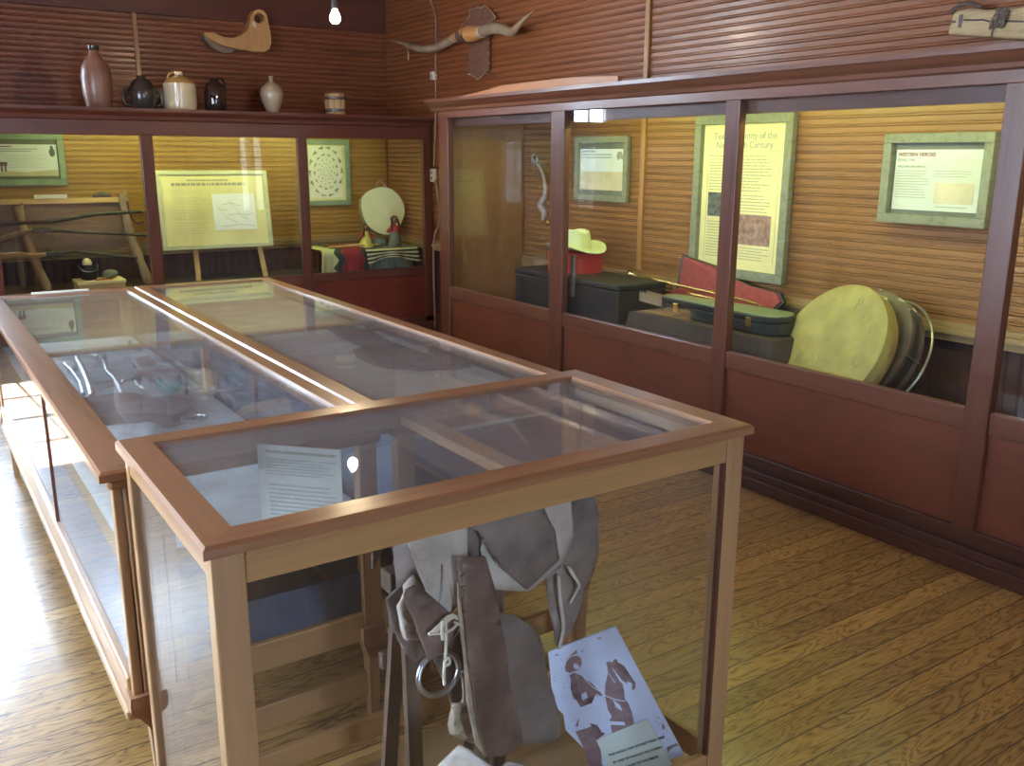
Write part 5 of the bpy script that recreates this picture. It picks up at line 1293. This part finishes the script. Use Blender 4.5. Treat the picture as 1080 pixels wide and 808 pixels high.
# stand
g = G()
obj('stand_beam', G().box(.80, 1.16, 1.67, 1.72, .66, .71), STAND, sd, bevel=.004)
for x_ in (.83, 1.06):
    for s in (-1, 1): obj('stand_leg', G().obox((x_, 1.685+s*.012, .72), (.035, 0, 0), (0, .02, 0), Vector((0, s*.07+.05, -.697))), STAND, sd)
a_ = ony(535, 643, 1.62); obj('stand_brace', G().box(.82, 1.12, 1.77, 1.79, .42, .46), STAND, sd, bevel=.003)

# photograph card leaning in the case
TRc, BRc, TLc = ony(649, 661, 1.58), ony(722, 797, 1.44), ony(578, 688, 1.704)
ea = TRc-TLc; eb = BRc-TRc; eb = eb-ea.normalized()*eb.dot(ea.normalized())
nn_ = ea.cross(-eb).normalized()
if nn_.y > 0: nn_ = -nn_
def cd_(zx, zy, d=0):
    ry = ray(575+zx/5.458, 660+zy/5.458); pn_ = ea.cross(eb).normalized()
    return CAM+ry*((TLc-CAM).dot(pn_)/ry.dot(pn_))+nn_*d
r = thing('picture_card', TLc+ea*.5+eb*1.0, 'white card with a brown print of a rider on horseback, leaning in the nearest case', 'picture')
lowest = 1.0
BLc = TLc+eb*lowest
g = G().prism([TLc, TRc, TRc+eb*lowest, BLc, ], nn_*-.006)
# torn left edge
obj('card', G().prism([TLc, TRc, TRc+eb*lowest, BLc, cd_(215, 700), cd_(118, 600), cd_(105, 510), cd_(60, 465), cd_(40, 400)], nn_*-.006), SEPIAL, r)
# support foot so it stands
q_ = TLc+ea*.5+eb*.6-nn_*.02
obj('support_strut', G().tube([q_, (q_.x-.02, q_.y+.10, fl)], .006, 6), PINEW, r)
horse = [(350, 215), (362, 205), (385, 212), (396, 195), (410, 190), (418, 210), (455, 230), (480, 270), (500, 300), (522, 330), (518, 362), (500, 372), (490, 345), (470, 335), (445, 335), (455, 375), (458, 420), (480, 450), (500, 500), (512, 560), (500, 572), (385, 618), (375, 560), (360, 480), (345, 400), (345, 340), (360, 280), (358, 235)]
rump = [(175, 610), (240, 590), (290, 570), (345, 622), (297, 655), (320, 720), (330, 830), (262, 830), (230, 720), (190, 640)]
torso = [(140, 285), (165, 270), (215, 290), (250, 330), (300, 370), (292, 400), (275, 430), (270, 445), (205, 470), (175, 420), (155, 400), (158, 350), (150, 310)]
hat = [(113, 245), (120, 215), (135, 190), (155, 176), (185, 172), (205, 185), (212, 215), (200, 245), (190, 255), (165, 262), (145, 272), (122, 262)]
g = G()
for poly in (horse, rump, torso, hat, [(300, 660), (250, 540), (275, 500), (300, 560), (330, 620)], [(180, 560), (195, 530), (190, 580), (175, 580)], [(150, 300), (175, 300), (180, 380), (240, 420), (300, 400), (305, 420), (240, 450), (165, 420), (145, 360)], [(240, 315), (262, 325), (320, 385), (330, 400), (318, 405), (275, 380)], [(405, 215), (440, 232), (470, 262), (495, 300), (478, 300), (440, 260), (405, 240)], [(700, 700), (760, 675), (765, 690), (735, 700), (705, 728)], [(135, 175), (160, 160), (180, 140), (185, 158), (150, 172)], [(300, 70), (325, 62), (322, 78), (302, 80)], [(50, 170), (80, 160), (70, 172)], [(670, 575), (685, 565), (690, 590), (678, 598)], [(205, 145), (220, 138), (215, 152)]):
    g.prism([cd_(*p, .0) for p in poly], nn_*.0008)
rnd = random.Random(9)
for k in range(46):
    x = rnd.uniform(40, 130) if k < 30 else rnd.uniform(560, 690); y = rnd.uniform(185, 560) if k < 30 else rnd.uniform(500, 660)
    if k >= 30: x = 440+ (y-200)*.55+rnd.uniform(0, 40)
    s = rnd.uniform(3, 8); g.prism([cd_(x, y), cd_(x+s, y-s*.4), cd_(x+s*.6, y+s*.7)], nn_*.0008)
obj('rider_print', g, SEPIA, r)
g = G()
for poly in ([(200, 470), (270, 445), (290, 400), (330, 440), (385, 520), (372, 540), (350, 500), (330, 520), (310, 490), (345, 600), (330, 615), (300, 570), (260, 560), (235, 590), (210, 540)], [(352, 548), (455, 553), (462, 572), (355, 568)], [(390, 425), (430, 455), (445, 490), (410, 470)], [(208, 395), (235, 380), (245, 410), (215, 430)], [(385, 240), (395, 250), (440, 310), (490, 350), (485, 358), (430, 320)], [(470, 320), (500, 330), (500, 368), (480, 350)], [(165, 215), (192, 225), (198, 250), (178, 250), (163, 240)]):
    g.prism([cd_(*p, .0008) for p in poly], nn_*.0006)
for pts in ([(330, 385), (360, 405), (400, 420), (440, 428), (462, 430)], [(215, 285), (245, 320), (275, 350), (310, 372)], [(360, 260), (385, 300), (405, 325)]):
    for a_, b_ in zip(pts, pts[1:]): g.prism([cd_(*a_, .0009), cd_(*b_, .0009), cd_(b_[0], b_[1]+6, .0009), cd_(a_[0], a_[1]+6, .0009)], nn_*.0006)
obj('light_print', g, SEPIAL, r)
kx = .0
lab = [(295, 655), (590, 530), (760, 845), (440, 975)]
cap = obj('caption_label', G().prism([cd_(*p, .002) for p in lab], nn_*.0015), plain('caption_card', (.58, .66, .62), .8, var=.03), r)
ud = ea.normalized(); vd = (-eb).normalized()
for s, q in (('THIS SADDLE AND SWORD WERE USED', (368, 748)), ("BY ONE OF PANCHO VILLA'S MEN", (396, 790)), ('IN THE RAID OF COLUMBUS', (424, 828))):
    text('caption_line', s, cd_(*q, .0037), ud, vd, .0090, INK, cap, 'LEFT', .0002)
# typed sheet hanging from the back of the nearest case
A_ = Vector((.636, 2.0, .955)); A_ = Vector((.625, 1.985, .957)); pu = Vector((.69, -.72, 0)).normalized(); W_, H_ = .205, .225
P = Pl(A_-Vector((0, 0, H_)), pu, (0.0, 0, 1))
r = thing('information_sheet', A_+pu*W_*.5, 'typed information sheet hanging below the glass top at the left of the nearest case', 'paper')
obj('sheet', P.rect(G(), 0, 0, W_, H_, -.0015, 0), plain('typed_sheet', (.62, .63, .60), .8, var=.03), r)
lines(P, 'title_print', r, W_*.10, W_*.94, H_*.955, H_*.905, 1, INKF, 0, .55, False, 31)
lines(P, 'typed_lines', r, W_*.10, W_*.97, H_*.87, H_*.68, 6, INKG, 0, .42, True, 32)
lines(P, 'typed_lines', r, W_*.12, W_*.97, H_*.60, H_*.05, 12, INKG, 0, .42, True, 33)
obj('hanging_thread', G().tube([P.p(.02, H_-.003, 0), (A_.x+.005, 2.02, .965)], .001, 5), STRING, r)
# strip of wood on the case floor
a_, b_ = ony(285, 806, 1.50), ony(413, 770, 1.55); a_.z = b_.z = fl
a_ = onz(282, 807, fl+.01); b_ = onz(413, 772, fl+.01)
a_ = Vector((.44, 1.99, fl)); b_ = Vector((.93, 1.975, fl))
o = obj('wooden_strip', G().obox(a_, b_-a_, (0, .022, 0), (0, 0, .028)), PINEX); tag(o, 'pale strip of wood on the floor of the nearest case at its left', 'wood strip')

# ------------------------------------------------------------------ light
W = bpy.data.worlds.new('world'); S.world = W; W.use_nodes = True
bg = W.node_tree.nodes['Background']; bg.inputs[0].default_value = (.62, .80, 1.0, 1); bg.inputs[1].default_value = 50
sl = bpy.data.lights.new('sun', 'SUN'); sl.energy = 45; sl.angle = radians(.6); sl.color = (1, .95, .88)
so_ = bpy.data.objects.new('sun', sl); COL.objects.link(so_)
so_.rotation_euler = Vector((-.06, -1, -.82)).to_track_quat('-Z', 'Y').to_euler()

S.view_settings.view_transform = 'Standard'; S.view_settings.look = 'None'; S.view_settings.gamma = 1
S.view_settings.exposure = 0.0; S.view_settings.use_curve_mapping = False
S.cycles.use_denoising = True
S.cycles.max_bounces = 10; S.cycles.diffuse_bounces = 4; S.cycles.glossy_bounces = 8; S.cycles.transmission_bounces = 8; S.cycles.transparent_max_bounces = 40
S.cycles.sample_clamp_indirect = 12; S.cycles.caustics_reflective = True; S.cycles.caustics_refractive = False
